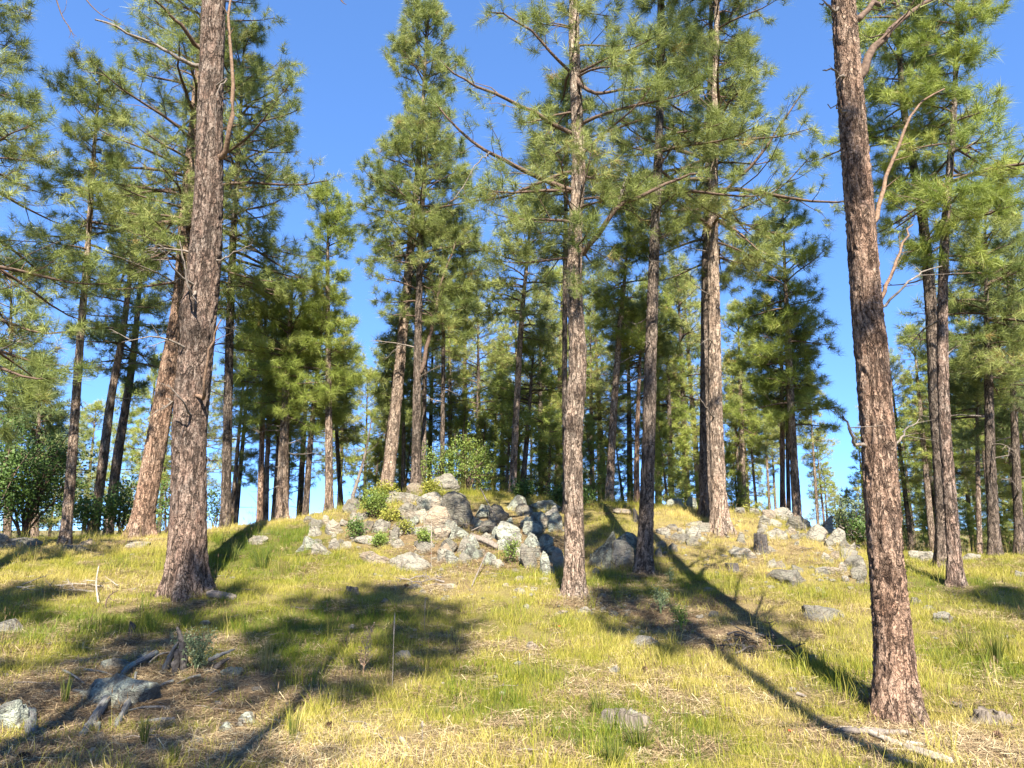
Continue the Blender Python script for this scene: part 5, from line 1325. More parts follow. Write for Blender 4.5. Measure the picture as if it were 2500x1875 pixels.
stand('dark pines of the forest beyond the clearing', 'pine of the dense forest beyond the clearing past the red trunk',
      [('a', 1925, 760, 27), ('b', 1960, 700, 25), ('c', 1985, 820, 30), ('a', 2012, 720, 26), ('b', 2080, 640, 24), ('c', 2100, 760, 28), ('a', 2140, 700, 25), ('b', 2170, 560, 23), ('c', 2195, 640, 26), ('a', 2230, 560, 23),
       ('c', 1945, 900, 34), ('a', 1975, 930, 38), ('b', 2000, 880, 36), ('c', 2060, 850, 32), ('d', 2085, 900, 36), ('a', 2120, 880, 34), ('c', 2160, 860, 33), ('e', 2180, 900, 30), ('c', 2205, 880, 35), ('d', 2070, 780, 40),
       ('a', 2250, 760, 28), ('c', 2280, 680, 26), ('b', 2300, 600, 24), ('c', 1930, 980, 44), ('a', 2020, 960, 46), ('c', 2095, 970, 46), ('a', 2150, 980, 48), ('c', 2200, 990, 44), ('f', 1955, 1090, 32), ('f', 2005, 1080, 30), ('f', 2090, 1090, 31), ('f', 2165, 1110, 28), ('f', 2180, 1060, 36), ('f', 2125, 1120, 34)])
stand('young pines filling the gaps of the wood', 'low bright young pine in a gap of the wood behind the knoll',
      [('f', 985, 880, 22), ('f', 1030, 900, 23), ('f', 1090, 860, 22), ('f', 1180, 880, 23), ('f', 1285, 900, 22), ('f', 1350, 930, 24), ('f', 1440, 900, 22), ('f', 1485, 930, 23), ('f', 800, 960, 24), ('f', 868, 930, 23), ('f', 1590, 960, 24), ('f', 1225, 930, 24)])
# pines of the same wood behind the camera: their shade falls across the slope
def shade_pine(kind, x, y, H, label, sx=1.0, turn=None):
    g = gz(x, y)
    root = empty('pine_tree', (x, y, g), label, 'tree', 'pines behind the viewpoint')
    root.rotation_euler = (0, 0, rf.rand() * 6.28 if turn is None else turn); root.scale = (H / 12 * sx, H / 12 * sx, H / 12)
    for nm, me in zip(('trunk', 'crown'), PROTOS[kind]):
        o = bpy.data.objects.new(nm, me); COL.objects.link(o); o.parent = root
shade_pine('a', -2.6, -2.7, 15, 'pine behind the viewpoint shading the burnt stump', .85)
shade_pine('g', -1.75, -3.6, 15.5, 'leaning pine behind the viewpoint shading the seed plant', 1.0, 0.0)
shade_pine('e', 3.4, -1.0, 17.5, 'pine behind the viewpoint shading the dark pine', .75)
shade_pine('e', 9.0, -4.2, 17, 'pine behind the viewpoint shading the edge of the clearing', .9)
shade_pine('e', -5.2, -3.2, 15.5, 'pine behind the viewpoint shading the grass by the massive trunk', 1.0)
# ------------------------------------------------------------------ broadleaf brush
def leaves(mb, P, rng, size, mat_=1, tone0=0.5, k=6):
    n = len(P)
    C = (P[:, None] + rng.randn(n, k, 3) * size * 1.5).reshape(-1, 3)
    m = len(C)
    d = unit(rng.randn(m, 3) + np.array([0, -0.2, 0.1])); nrm = unit(np.array([0, -0.35, 0.8]) + 0.75 * rng.randn(m, 3))
    s = unit(np.cross(d, nrm)); L = (size * (0.7 + 0.6 * rng.rand(m)))[:, None]
    V = np.stack([C - d * L * .55, C + s * L * .33, C + d * L * .55, C - s * L * .33], 1).reshape(-1, 3)
    tn = np.clip(tone0 + 0.22 * rng.randn(n, 1) + 0.15 * rng.randn(n, k), 0, 1).ravel()
    mb.add(V, quads=np.arange(4 * m).reshape(m, 4), mat=mat_, tone=np.repeat(tn, 4))
def bush(label, px, py, w, h, Y, material, seed, size=0.06, n=260, stems=9, name='shrub', cat='shrub', group=None, ground_py=None, k=6, tone0=.5, open_=0.75, stemmat=None):
    """leafy bush filling w by h photo pixels above (px, py) its foot"""
    rng = np.random.RandomState(seed)
    if Y is None:
        b = hit(px, py); Y = b[1] + 0.1
    c = at(px, py, Y); g = gz(c[0], Y)
    W = wpx(px, py, w, Y); H = wpx(px, py, h, Y)
    top = max(c[2], g) + H
    base = np.array([c[0], Y, g]); H = top - g
    root = empty(name, base, label, cat, group)
    ms = MB(); ends = []
    for i in range(stems):
        az = rng.rand() * 6.28; rr = W / 2 * (0.3 + 0.6 * rng.rand()); hh = H * (0.5 + 0.45 * rng.rand())
        t = np.linspace(0, 1, 6)[:, None]
        Q = base + np.array([cos(az) * rr, sin(az) * rr * .8, 0]) * t ** 1.3 + np.array([0, 0, hh]) * t + 0.04 * H * rng.randn(6, 3) * t
        Q[0, 2] -= 0.05
        tubes(ms, Q[None], (np.linspace(1, .25, 6) * (0.006 + 0.010 * H))[None], 5)
        for j in range(3, 6): ends.append(Q[j])
        for s_ in range(3):
            j = 2 + int(rng.rand() * 3); d = unit(rng.randn(3) + np.array([cos(az), sin(az), .6]))
            q = Q[j] + d * H * 0.25 * np.linspace(0, 1, 4)[:, None]
            tubes(ms, q[None], (np.linspace(1, .3, 4) * (0.003 + 0.004 * H))[None], 4); ends.append(q[-1]); ends.append(q[2])
    ms.build('stem', stemmat or TWIG, root, base)
    E = np.array(ends)
    idx = rng.randint(0, len(E), n)
    P = E[idx] + rng.randn(n, 3) * np.array([W * .10, W * .10, H * .09])
    q = (P - base) / np.array([W / 2, W / 2, H / 2]) - np.array([0, 0, 1.0])
    d = np.linalg.norm(q, axis=1); lim = 0.95 + 0.42 * vnoise(unit(q) * 2.6 + seed)
    P = np.where((d > lim)[:, None], base + np.array([0, 0, H / 2]) + (P - base - np.array([0, 0, H / 2])) * (lim / np.maximum(d, 1e-6))[:, None], P)
    mf = MB(); leaves(mf, P, rng, size, 0, tone0, k)
    mf.build('foliage', material, root, base, smooth=False)
    return root
bush('dark oak thicket under the young pines at the edge of the view', 55, 1322, 250, 290, 17.5, LEAF_DARK, 1, 0.06, 1100, 16, 'oak_thicket', 'thicket', k=8)
bush('dark leafy oak at the very edge beside the thicket', -40, 1330, 200, 330, 16.5, LEAF_DARK, 2, 0.062, 900, 14, 'oak_thicket', 'thicket', k=8)
bush('leafy oak brush between the slender and leaning pines', 215, 1322, 110, 120, 17, LEAF_DARK, 3, 0.06, 320, 9, 'oak_brush', 'shrub', tone0=.75)
bush('oak brush at the foot of the leaning orange pine', 290, 1322, 100, 150, 17.6, LEAF_DARK, 4, 0.06, 330, 9, 'oak_brush', 'shrub')
bush('thin oak sapling between the leaning and the massive pine', 405, 1318, 50, 150, 18, LEAF_DARK, 5, 0.06, 110, 5, 'oak_sapling', 'sapling', tone0=.6)
bush('small leafy sapling past the massive dark trunk', 520, 1300, 46, 110, 18.2, LEAF_DARK, 6, 0.055, 90, 4, 'oak_sapling', 'sapling', tone0=.6)
bush('bright green leafy sapling behind the perched boulder', 1145, 1215, 130, 170, 18.6, LEAF_LIGHT, 7, 0.042, 470, 8, 'leafy_sapling', 'sapling', k=7)
bush('bright green leafy sapling between pole pine and dark straight pine', 1062, 1205, 90, 125, 18.3, LEAF_LIGHT, 8, 0.042, 280, 7, 'leafy_sapling', 'sapling')
bush('green shrub growing among the top rocks below the pale leaning pine', 912, 1268, 80, 70, None, LEAF_LIGHT, 9, 0.034, 440, 12, tone0=.45)
bush('yellow green spray above the green shrub against the sky', 940, 1232, 54, 50, 16.6, LEAF_YELLOW, 10, 0.045, 200, 9)
bush('yellow shrub tucked beside the perched boulder', 1052, 1206, 44, 40, 16.8, LEAF_YELLOW, 11, 0.042, 170, 8)
bush('yellow green weeds in the gap under the perched boulder', 1072, 1222, 46, 26, 16.2, LEAF_YELLOW, 12, 0.04, 110, 7)
bush('yellowish weeds under the green shrub', 955, 1278, 50, 34, None, LEAF_YELLOW, 13, 0.04, 130, 8)
bush('green weed clump beside the pyramid shaped rock', 1036, 1338, 42, 42, None, LEAF_LIGHT, 14, 0.035, 130, 8, 'weed_clump', 'weed')
bush('green weeds in the middle of the outcrop foot', 925, 1338, 48, 34, None, LEAF_LIGHT, 15, 0.035, 120, 8, 'weed_clump', 'weed')
bush('shaded olive shrub beside the brownish rock', 866, 1320, 44, 52, None, LEAF_DARK, 16, 0.035, 160, 8, tone0=.8)
bush('brownish weeds over the narrow upright stone', 985, 1312, 50, 40, None, LEAF_YELLOW, 17, 0.032, 120, 8, 'weed_clump', 'weed', tone0=.2)
bush('dark needle bush on the crest in shade', 1278, 1222, 60, 44, 17, LEAF_DARK, 18, 0.05, 200, 9)
bush('dim shrub hanging over the shaded slab', 1360, 1250, 80, 50, 16.4, LEAF_DARK, 19, 0.045, 220, 9)
bush('olive brush over the tall dark slab', 1430, 1262, 80, 46, 16.4, LEAF_DARK, 20, 0.045, 190, 9, tone0=.7)
bush('thin bright sapling in the shade below the broad square boulder', 1244, 1382, 32, 66, None, LEAF_LIGHT, 21, 0.03, 110, 6, 'leafy_sapling', 'sapling', tone0=.35)
bush('grey green bush behind the diagonal rock rib', 2080, 1322, 110, 110, 18.5, LEAF_GREY, 22, 0.05, 420, 12, tone0=.3)
bush('dense dark bush low behind the rib beside the red trunk', 2112, 1358, 80, 90, 17.2, LEAF_DARK, 23, 0.05, 300, 10, tone0=.6)
bush('grey green leafy weed growing by the burnt stump', 478, 1650, 70, 110, None, LEAF_GREY, 24, 0.022, 190, 12, 'weed', 'weed', k=4, stemmat=LEAF_GREY)
bush('green weed beside the charred end of the burnt stump', 440, 1610, 46, 70, None, LEAF_GREY, 25, 0.02, 90, 7, 'weed', 'weed', k=4, stemmat=LEAF_GREY)
bush('tall leafy weed at the edge of the needle strip', 1614, 1505, 34, 66, None, LEAF_GREY, 26, 0.02, 120, 8, 'weed', 'weed', k=4, stemmat=LEAF_GREY)
bush('sunlit weed at the lower edge of the needle strip', 1664, 1548, 38, 66, None, LEAF_LIGHT, 27, 0.02, 120, 8, 'weed', 'weed', k=4, tone0=.6, stemmat=LEAF_LIGHT)
bush('pale seedling weed in the shade by the dark pine', 1636, 1430, 20, 40, None, LEAF_GREY, 28, 0.018, 50, 5, 'weed', 'weed', k=4, stemmat=LEAF_GREY)
bush('yellow tipped low weed on the knoll crest before the skyline pines', 1824, 1252, 24, 26, None, LEAF_YELLOW, 29, 0.03, 50, 6, 'weed', 'weed')

def grass_tuft(label, px, py, w, h, seed, n=110, green=0.3, cat='grass tuft'):
    rng = np.random.RandomState(seed)
    b = hit(px, py); W = wpx(px, py, w, b[1]); H = wpx(px, py, h, b[1])
    mb = MB()
    a = rng.rand(n) * 6.28; rr = W * .18 * np.sqrt(rng.rand(n))
    p0 = np.stack([rr * np.cos(a), rr * np.sin(a), np.full(n, -.02)], 1)
    o_ = np.stack([np.cos(a), np.sin(a), np.zeros(n)], 1) * (W * .5 * rng.rand(n))[:, None]
    hh = H * (0.5 + 0.5 * rng.rand(n))
    p1 = p0 + o_ * .4 + np.array([0, 0, 1.0]) * (hh * .6)[:, None]; p2 = p0 + o_ + np.array([0, 0, 1.0]) * hh[:, None]
    sa = rng.rand(n) * 6.28; s = np.stack([np.cos(sa), np.sin(sa), 0 * sa], 1) * 0.0028
    V = np.stack([p0 - s, p0 + s, p1 - s * .8, p1 + s * .8, p2], 1)
    i = np.arange(n)[:, None] * 5
    mb.add(V.reshape(-1, 3) + b, tris=i + np.array([[2, 3, 4]]), quads=i + np.array([[0, 1, 3, 2]]), tone=np.repeat(np.clip(green + .25 * rng.randn(n), 0, 1), 5))
    o = mb.build('grass_tuft', TUFT, None, b, smooth=False)
    tag(o, label, cat)
mT, ntT, outT = mat('tuft_blades'); NTt = NT(ntT)
NTt.leafy(outT, NTt.ramp(NTt.attr('tone'), [(0, (0.055, 0.09, 0.018)), (0.5, (0.165, 0.175, 0.035)), (1, (0.33, 0.27, 0.11))]), .35, .55, .25)
TUFT = mT
grass_tuft('tall spiky grass tuft in the shade past the red trunk', 2430, 1625, 70, 118, 1, 130, .3)
grass_tuft('lower bushy grass tuft just before the tall spiky one', 2362, 1590, 60, 70, 2, 90, .35)
grass_tuft('fresh green grass tuft at the foreground in front of the lichen rock', 352, 1820, 40, 90, 3, 60, .15)
grass_tuft('small upright green grass tuft on the needle litter', 424, 1868, 34, 70, 4, 40, .15)
grass_tuft('green grass tuft between the two lichen rocks', 158, 1720, 36, 90, 5, 50, .25)
grass_tuft('arching straw coloured grass tuft at the edge of the needle litter', 655, 1640, 100, 110, 6, 60, .85)
grass_tuft('leafy grass tuft with a bleached chip in the straw', 715, 1808, 44, 96, 7, 36, .4)
grass_tuft('lush dark green grass tuft before the grey stump', 1560, 1825, 130, 90, 8, 110, .2)
grass_tuft('green grass blades in front of the grey stump', 1500, 1868, 90, 90, 9, 90, .22)
grass_tuft('broad green grass tuft to the side of the grey stump', 1460, 1740, 80, 70, 10, 70, .2)
grass_tuft('tall pale grass tuft in the shade below the long low grey boulder', 690, 1400, 60, 60, 11, 60, .7)
grass_tuft('lush grass tuft under the round shaded boulder', 640, 1385, 90, 66, 12, 120, .1)
grass_tuft('lush grass tuft on the shaded bank', 560, 1372, 90, 60, 13, 110, .12)

# ------------------------------------------------------------------ stumps, logs, sticks
def stump(label, px, py, w, h, seed, material=STUMP, tilt=0.1, broken=0.25, group=None):
    """short cut stump: fluted bark wall, uneven top and a hollowed centre"""
    rng = np.random.RandomState(seed)
    b = hit(px, py + h / 2); Y = b[1] + wpx(px, py, w, b[1]) / 2 * 0.7
    R = wpx(px, py, w, Y) / 2; H = wpx(px, py, h, Y)
    c = at(px, py, Y); g = gz(c[0], Y); H = max(H, c[2] + H / 2 - g)
    nth = 110; th = np.arange(nth) * 2 * pi / nth
    ring = np.stack([np.cos(th), np.sin(th), 0 * th + seed * 3.1], 1)
    lobes = 1 + .10 * np.cos(3 * th + rng.rand() * 6) + .05 * np.cos(7 * th + rng.rand() * 6) + .07 * fbm(ring * 6, 3)
    split = np.minimum(1, np.abs(fbm(ring * 4.5 + 9, 2)) / .10)
    top = H * (1 - broken * (0.5 + 1.0 * fbm(ring * 2.2 + 4, 4)) - 0.05 * (1 - split) + tilt * np.cos(th + 2.6))
    rows = []
    for k_, (f, k) in enumerate(((-.25, 1.5), (0.02, 1.32), (.15, 1.14), (.35, 1.05), (.55, 1.01), (.75, .99), (.9, .97), (1.0, .93))):
        wall = lobes * (1 - .04 * (1 - split)) * (1 + .045 * fbm(np.stack([ring[:, 0] * 9, ring[:, 1] * 9, 0 * th + f * 2.0 + seed], 1), 3))
        rows.append(np.stack([R * k * wall * np.cos(th), R * k * wall * np.sin(th) * .9, top * f], 1))
    for kr, dz in ((.82, -.04), (.66, -.10), (.45, -.16), (.25, -.14), (.03, -.12)):
        rows.append(np.stack([R * kr * lobes * np.cos(th), R * kr * lobes * np.sin(th) * .9, top * (1 + dz) + .10 * H * fbm(np.stack([np.cos(th) * kr * 4, np.sin(th) * kr * 4, 0 * th + seed], 1), 3)], 1))
    V = np.concatenate(rows); n = len(rows)
    idx = np.arange(n * nth).reshape(n, nth); a = idx[:-1]; bb = idx[1:]
    q = np.stack([a, np.roll(a, -1, 1), np.roll(bb, -1, 1), bb], -1).reshape(-1, 4)
    mb = MB(); mb.add(V + np.array([c[0], Y, g]), quads=q)
    mb.attr['gu'] = [(0, np.tile(th * R * 55, n))]; mb.attr['gv'] = [(0, V[:, 2] * 6)]
    o = mb.build('tree_stump', material, None, (c[0], Y, g), smooth=False)
    return tag(o, label, 'stump', group)
stump('weathered grey stump with a broken flat top in the sunny grass', 1530, 1762, 112, 32, 1, STUMP, .2, .55)
stump('crumbling bleached stump past the big red trunk', 2425, 1754, 80, 28, 2, STUMP, .25, .6)
stump('upright cut stump with a dark side among the hillside rocks', 1858, 1330, 30, 46, 3, CHAR, .05, .1)
stump('short sawn dark stump in the grass under the twin pine', 1786, 1387, 32, 18, 4, CHAR, .02, .05)
stump('small brown stump end in the golden grass', 860, 1442, 28, 16, 5, CHAR, .1, .2)
stump('dark leaning stump stub beside the dark pine on the crest', 1552, 1262, 12, 24, 6, CHAR, .4, .2)

def log(name, label, pts, r0, r1, material, seed, cat='log', sides=9, rough=.16, lift=0.4, parts=None, group=None):
    """fallen limb through photo points lying on the ground; points may carry a lift in metres"""
    rng = np.random.RandomState(seed)
    P = []
    for p in pts:
        q = hit(p[0], p[1]); q = q.copy(); q[2] += r0 * lift + (p[2] if len(p) > 2 else 0); P.append(q)
    m = 26; Q = catmull(np.array(P), m); r = np.linspace(r0, r1, m)
    sides = max(sides, 8) + 6; th = np.arange(sides) * 2 * pi / sides
    T, A, B = frames(Q[None])
    prof = 1 + rough * rng.randn(sides)
    rr = r[:, None] * prof[None] * (1 + .08 * rng.randn(m, sides))
    rr[0] *= .55; rr[-1] *= .4
    V = Q[:, None] + rr[..., None] * (A[0][:, None] * np.cos(th)[None, :, None] + B[0][:, None] * np.sin(th)[None, :, None])
    idx = np.arange(m * sides).reshape(m, sides); a = idx[:-1]; b = idx[1:]
    quad = np.stack([a, np.roll(a, -1, 1), np.roll(b, -1, 1), b], -1).reshape(-1, 4)
    V = np.concatenate([V.reshape(-1, 3), Q[:1], Q[-1:]])
    e0 = m * sides
    tr = [(e0, (k + 1) % sides, k) for k in range(sides)] + [(e0 + 1, (m - 1) * sides + k, (m - 1) * sides + (k + 1) % sides) for k in range(sides)]
    mb = MB(); mb.add(V, quads=quad, tris=np.array(tr))
    al = np.concatenate([[0], np.cumsum(np.linalg.norm(np.diff(Q, axis=0), axis=1))])
    mb.attr['gu'] = [(0, np.concatenate([np.tile(np.abs(th - pi) * r0 * 55 * 3, m), [0, 0]]))]; mb.attr['gv'] = [(0, np.concatenate([np.repeat(al * 6, sides), [0, al[-1] * 6]]))]
    o = mb.build(name, material, None, Q[0], smooth=False)
    return tag(o, label, cat, group)
log('log', 'longer split grey log sloping down the lichen rock', [(268, 1712, .05), (236, 1756, .02), (198, 1808, .0)], 0.036, 0.026, GREYLOG, 1)
log('log', 'shorter split grey log on the lichen rock beside the longer one', [(325, 1706, .05), (306, 1742, .03), (282, 1782, .01)], 0.032, 0.022, GREYLOG, 2)
log('log', 'grey forked root running from the burnt stump to the lichen rock', [(384, 1610, .06), (345, 1628, .05), (312, 1642, .03), (292, 1662, 0)], 0.028, 0.024, GREYLOG, 3, 'root')
log('log', 'thin tan stick resting on the grey root', [(432, 1598, .02), (390, 1612, .05), (362, 1628, .03)], 0.012, 0.008, STRAWWOOD, 4, 'stick', 6)
rl_ = np.random.RandomState(12)
for k, (x, y) in enumerate([(250, 1650), (330, 1660), (360, 1690), (210, 1700), (350, 1740), (240, 1790), (400, 1680), (300, 1625), (180, 1660), (460, 1665), (520, 1700), (380, 1770)]):
    a = rl_.rand() * 3.1; L_2 = 26 + 34 * rl_.rand()
    log('stick', 'splinter of grey deadwood strewn round the two grey logs', [(x - cos(a) * L_2, y - sin(a) * L_2 * .4, .02), (x, y, .03), (x + cos(a) * L_2, y + sin(a) * L_2 * .4, .01)], 0.010 + .008 * rl_.rand(), 0.006, GREYLOG, 60 + k, 'stick', 6, group='splinters of deadwood round the grey logs')
log('log', 'bluish squared wood chunk by the edge lichen rock', [(72, 1752, .03), (76, 1800, .0)], 0.045, 0.04, GREYLOG, 5, 'wood chunk', 6)
log('stick', 'long split plank like stick lying nearest the red trunk foot', [(2052, 1794, .02), (2120, 1800, .03), (2228, 1800, .02)], 0.018, 0.014, DEADWOOD, 6, 'stick', 6, .3)
log('stick', 'bleached stick crossing out from under the long split one', [(2118, 1798, .03), (2165, 1815, .02), (2210, 1832, .01)], 0.022, 0.02, STRAWWOOD, 7, 'stick', 6, .3)
log('stick', 'broken bleached stick running to the corner of the view', [(2205, 1832, .01), (2260, 1850, .02), (2325, 1872, .02)], 0.022, 0.024, STRAWWOOD, 8, 'stick', 6, .3)
log('stick', 'thin bark strip in the grass below the sticks', [(2170, 1858, .01), (2240, 1872, .01)], 0.014, 0.01, STRAWWOOD, 9, 'stick', 6, .3)
log('stick', 'short grey splinter next to the bleached crossing stick', [(2212, 1826, .02), (2272, 1832, .02)], 0.018, 0.012, STRAWWOOD, 10, 'stick', 6, .3)
log('stick', 'weathered thin stick just behind the long split one', [(2045, 1782, .01), (2100, 1784, .02), (2160, 1786, .01)], 0.012, 0.008, DEADWOOD, 11, 'stick', 6, .3)
log('stick', 'slender stick poking out of the golden grass below the outcrop', [(1152, 1432, 0), (1170, 1410, .12), (1188, 1388, .26)], 0.012, 0.008, DEADWOOD, 12, 'stick', 6)
log('stick', 'white bent stick standing in the grass by the twig heap', [(240, 1478, .02), (232, 1452, .16), (236, 1430, .30)], 0.013, 0.008, STRAWWOOD, 13, 'stick', 6)
log('stick', 'short pale side stick of the twig heap', [(208, 1434, .10), (235, 1440, .12)], 0.009, 0.006, STRAWWOOD, 14, 'stick', 6)
log('stick', 'grey dead pole lying across the shaded boulders', [(1172, 1254, .55), (1190, 1275, .4), (1214, 1302, .25)], 0.014, 0.010, DEADWOOD, 15, 'stick', 6)
log('stick', 'thin horizontal dead stick before the shaded boulders', [(1150, 1312, .12), (1180, 1308, .18), (1214, 1306, .15)], 0.012, 0.008, DEADWOOD, 16, 'stick', 6)
log('log', 'fallen brown log in the needles under the shaded boulders', [(1150, 1325, .05), (1180, 1332, .05), (1214, 1345, .02)], 0.07, 0.05, DEADWOOD, 17)
log('stick', 'bleached chip standing in the straw by the grass tuft', [(722, 1795, .01), (732, 1822, .0)], 0.022, 0.016, STRAWWOOD, 18, 'stick', 6)
log('stick', 'bleached chip lying in the pale straw at the bottom', [(978, 1810, .01), (1004, 1838, .0)], 0.020, 0.012, STRAWWOOD, 19, 'stick', 6)
log('stick', 'weathered splinter of wood in grass in front of the red trunk shade', [(1945, 1698, .01), (1970, 1706, .01)], 0.018, 0.01, DEADWOOD, 20, 'stick', 6)

def twig_heap(label, px, py, w, h, seed, n, material, name='brush_pile', cat='brush pile', height=.25):
    """heap of dead branches: each branch its own part"""
    rng = np.random.RandomState(seed)
    b = hit(px, py); W = wpx(px, py, w, b[1])
    d = abs(hit(px, py - h / 2)[1] - hit(px, min(1870, py + h / 2))[1])
    root = empty(name, b, label, cat)
    for k in range(n):
        c = b + np.array([W * .45 * (rng.rand() * 2 - 1), d * .45 * (rng.rand() * 2 - 1), 0])
        c[2] = gz(c[0], c[1]) + height * rng.rand() * .5
        a = rng.choice([0, pi]) + 0.55 * rng.randn(); L = W * (0.2 + .3 * rng.rand())
        dead_branch(rng, c - np.array([cos(a), sin(a) * .6, 0]) * L / 2, a, 0.25 * rng.rand(), L, 0.010 + 0.012 * rng.rand(), -.3, 3, root, b, material, 'branch')
twig_heap('dark pile of dead branches at the end of the needle strip', 1850, 1585, 170, 70, 1, 16, CHAR, height=.3)
twig_heap('low heap of bleached twigs in the grass of the clearing', 170, 1440, 200, 26, 2, 12, STRAWWOOD, 'twig_heap', 'twig heap', .12)
twig_heap('scatter of dead twigs below the white sloping rock', 1020, 1425, 110, 24, 3, 9, DEADWOOD, 'twig_heap', 'twig heap', .1)
twig_heap('grey tangle of dead twigs behind the rock rib', 2090, 1345, 70, 50, 4, 9, DEADWOOD, 'twig_heap', 'twig heap', .7)
# dark forked twig standing in the grass
def forked_twig():
    b = hit(258, 1486); rng = np.random.RandomState(2)
    mb = MB()
    def seg(pts, r0, r1):
        P = np.array([at(x, y, b[1] + dy) for x, y, dy in pts]); Q = catmull(P, 9)
        tubes(mb, Q[None], np.linspace(r0, r1, 9)[None], 6)
    seg([(257, 1492, 0), (260, 1466, 0), (272, 1450, .02), (289, 1441, .03)], .011, .005)
    seg([(266, 1458, 0), (276, 1466, -.03), (286, 1465, -.05)], .006, .003)
    o = mb.build('forked_twig', TWIG, None, b); tag(o, 'dark forked twig standing up in the grass by the twig heap', 'twig')
forked_twig()
# burnt stump: charred jagged spire, hollow shell, slanted charred slab
def burnt_stump():
    b = hit(490, 1650); Y = b[1] + .1
    root = empty('burnt_stump', b, 'burnt jagged stump with a black spike and slanted slab in the shade', 'stump')
    rng = np.random.RandomState(3)
    def shard(nm, pts, wx, dy, m_):
        P = np.array([at(x, y, Y + d) for x, y, d in pts]); n = 12
        Q = catmull(P, n); mb = MB(); s = np.linspace(0, 1, n)
        r = np.interp(s, np.linspace(0, 1, len(wx)), wx)
        th = np.arange(7) * 2 * pi / 7
        T, A, B = frames(Q[None]); rr = r[:, None] * (1 + .22 * rng.randn(n, 7))
        V = Q[:, None] + A[0][:, None] * (rr * np.cos(th))[..., None] + B[0][:, None] * (rr * dy * np.sin(th))[..., None]
        idx = np.arange(n * 7).reshape(n, 7); a = idx[:-1]; c = idx[1:]
        q = np.stack([a, np.roll(a, -1, 1), np.roll(c, -1, 1), c], -1).reshape(-1, 4)
        V = np.concatenate([V.reshape(-1, 3), Q[:1], Q[-1:]]); e = n * 7
        tr = [(e, (k + 1) % 7, k) for k in range(7)] + [(e + 1, (n - 1) * 7 + k, (n - 1) * 7 + (k + 1) % 7) for k in range(7)]
        mb.add(V, quads=q, tris=np.array(tr), gu=0.0, gv=0.0)
        mb.attr['gu'] = [(0, np.concatenate([np.tile(th * 6, n), [0, 0]]))]; mb.attr['gv'] = [(0, np.concatenate([np.repeat(s * 2.5, 7), [0, 2]]))]
        mb.build(nm, m_, root, b, smooth=False)
    shard('spike', [(446, 1660, 0), (448, 1590, 0), (440, 1555, 0), (432, 1530, 0)], [.075, .055, .03, .012], .8, CHAR)
    shard('shell', [(402, 1640, .05), (418, 1600, .03), (436, 1566, .0)], [.06, .05, .02], .6, GREYLOG)
    shard('shell', [(425, 1655, -.05), (430, 1620, -.05), (436, 1585, -.03)], [.06, .06, .03], .6, CHAR)
    shard('slab', [(508, 1612, 0), (540, 1598, .05), (575, 1584, .1)], [.05, .045, .012], .4, GREYLOG)
    shard('slab', [(512, 1642, 0), (535, 1622, .05), (560, 1606, .1)], [.07, .05, .02], .5, CHAR)
    shard('root', [(440, 1655, 0), (490, 1648, 0), (530, 1645, 0)], [.05, .06, .04], .6, CHAR)
burnt_stump()
log('log', 'grey log lying behind the foot of the massive dark trunk', [(508, 1458, .02), (540, 1462, .02), (575, 1466, 0)], 0.06, 0.05, DEADWOOD, 31)
stump('tiny rotted stub in the shaded grass beyond the grey root', 322, 1535, 14, 30, 32, CHAR, .1, .4)

# dry seed plant, thin mullein stalk
def seed_plant():
    b = hit(886, 1652); Y = b[1]; root = empty('dry_seed_plant', b, 'dry reddish brown branching seed plant in front of the dark tree shadow', 'plant')
    rng = np.random.RandomState(9)
    mS, ntS, oS = mat('dry_seed_brown'); NS = NT(ntS)
    NS.principled(oS, NS.ramp(NS.noise(NS.coord(), 60, 3), [(.35, (.26, .15, .09)), (.65, (.52, .36, .22))]), .8)
    P = np.array([at(x, y, Y) for x, y in ((886, 1660), (889, 1620), (894, 1580), (905, 1535))]); Q = catmull(P, 12)
    ms = MB(); tubes(ms, Q[None], np.linspace(.008, .003, 12)[None], 6); ms.build('stem', mS, root, b)
    v, f = icosphere(1)
    for k in range(18):
        i = 3 + (k * 8) // 17; side = 1 if k % 2 else -1
        L = .10 * (1.15 - i / 16) * (0.8 + .5 * rng.rand()); d = np.array([side * (.55 + .3 * rng.rand()), .5 * rng.randn(), .75])
        q = Q[i] + unit(d) * L * np.linspace(0, 1, 5)[:, None] + np.array([0, 0, .02]) * (np.linspace(0, 1, 5)[:, None]) ** 2
        mbr = MB(); tubes(mbr, q[None], np.linspace(.003, .0015, 5)[None], 4)
        for t in np.linspace(.35, 1, 6):
            c = q[0] + (q[-1] - q[0]) * t + .006 * rng.randn(3)
            mbr.add(v * .006 * (.7 + .6 * rng.rand()) + c, tris=f)
        mbr.build('seed_branch', mS, root, b)
seed_plant()
def stalk(label, pts, r, material=STRAWWOOD, head=0.05):
    b = hit(*pts[0]); P = np.array([at(x, y, b[1]) for x, y in pts]); P[0][2] -= .03; Q = catmull(P, 12); mb = MB()
    tubes(mb, Q[None], np.concatenate([np.linspace(r, r * .7, 7), [r * 1.6, r * 2.0, r * 1.9, r * 1.4, r * .4]])[None], 6)
    tag(mb.build('seed_stalk', material, None, b), label, 'stalk')
stalk('tall single pale seed stalk near the grey rock in tree shadow', [(958, 1680), (960, 1600), (962, 1540), (964, 1495)], .004)
stalk('short dark seed stalk in the grass under the twig scatter', [(1036, 1540), (1037, 1500), (1038, 1462)], .004, DEADWOOD)
stalk('thin stalk standing before the ribbed upright rock', [(1052, 1400), (1053, 1340), (1054, 1268)], .005)
stalk('brown stalk near the pale bottom straw', [(1032, 1810), (1031, 1780), (1031, 1760)], .005, DEADWOOD)

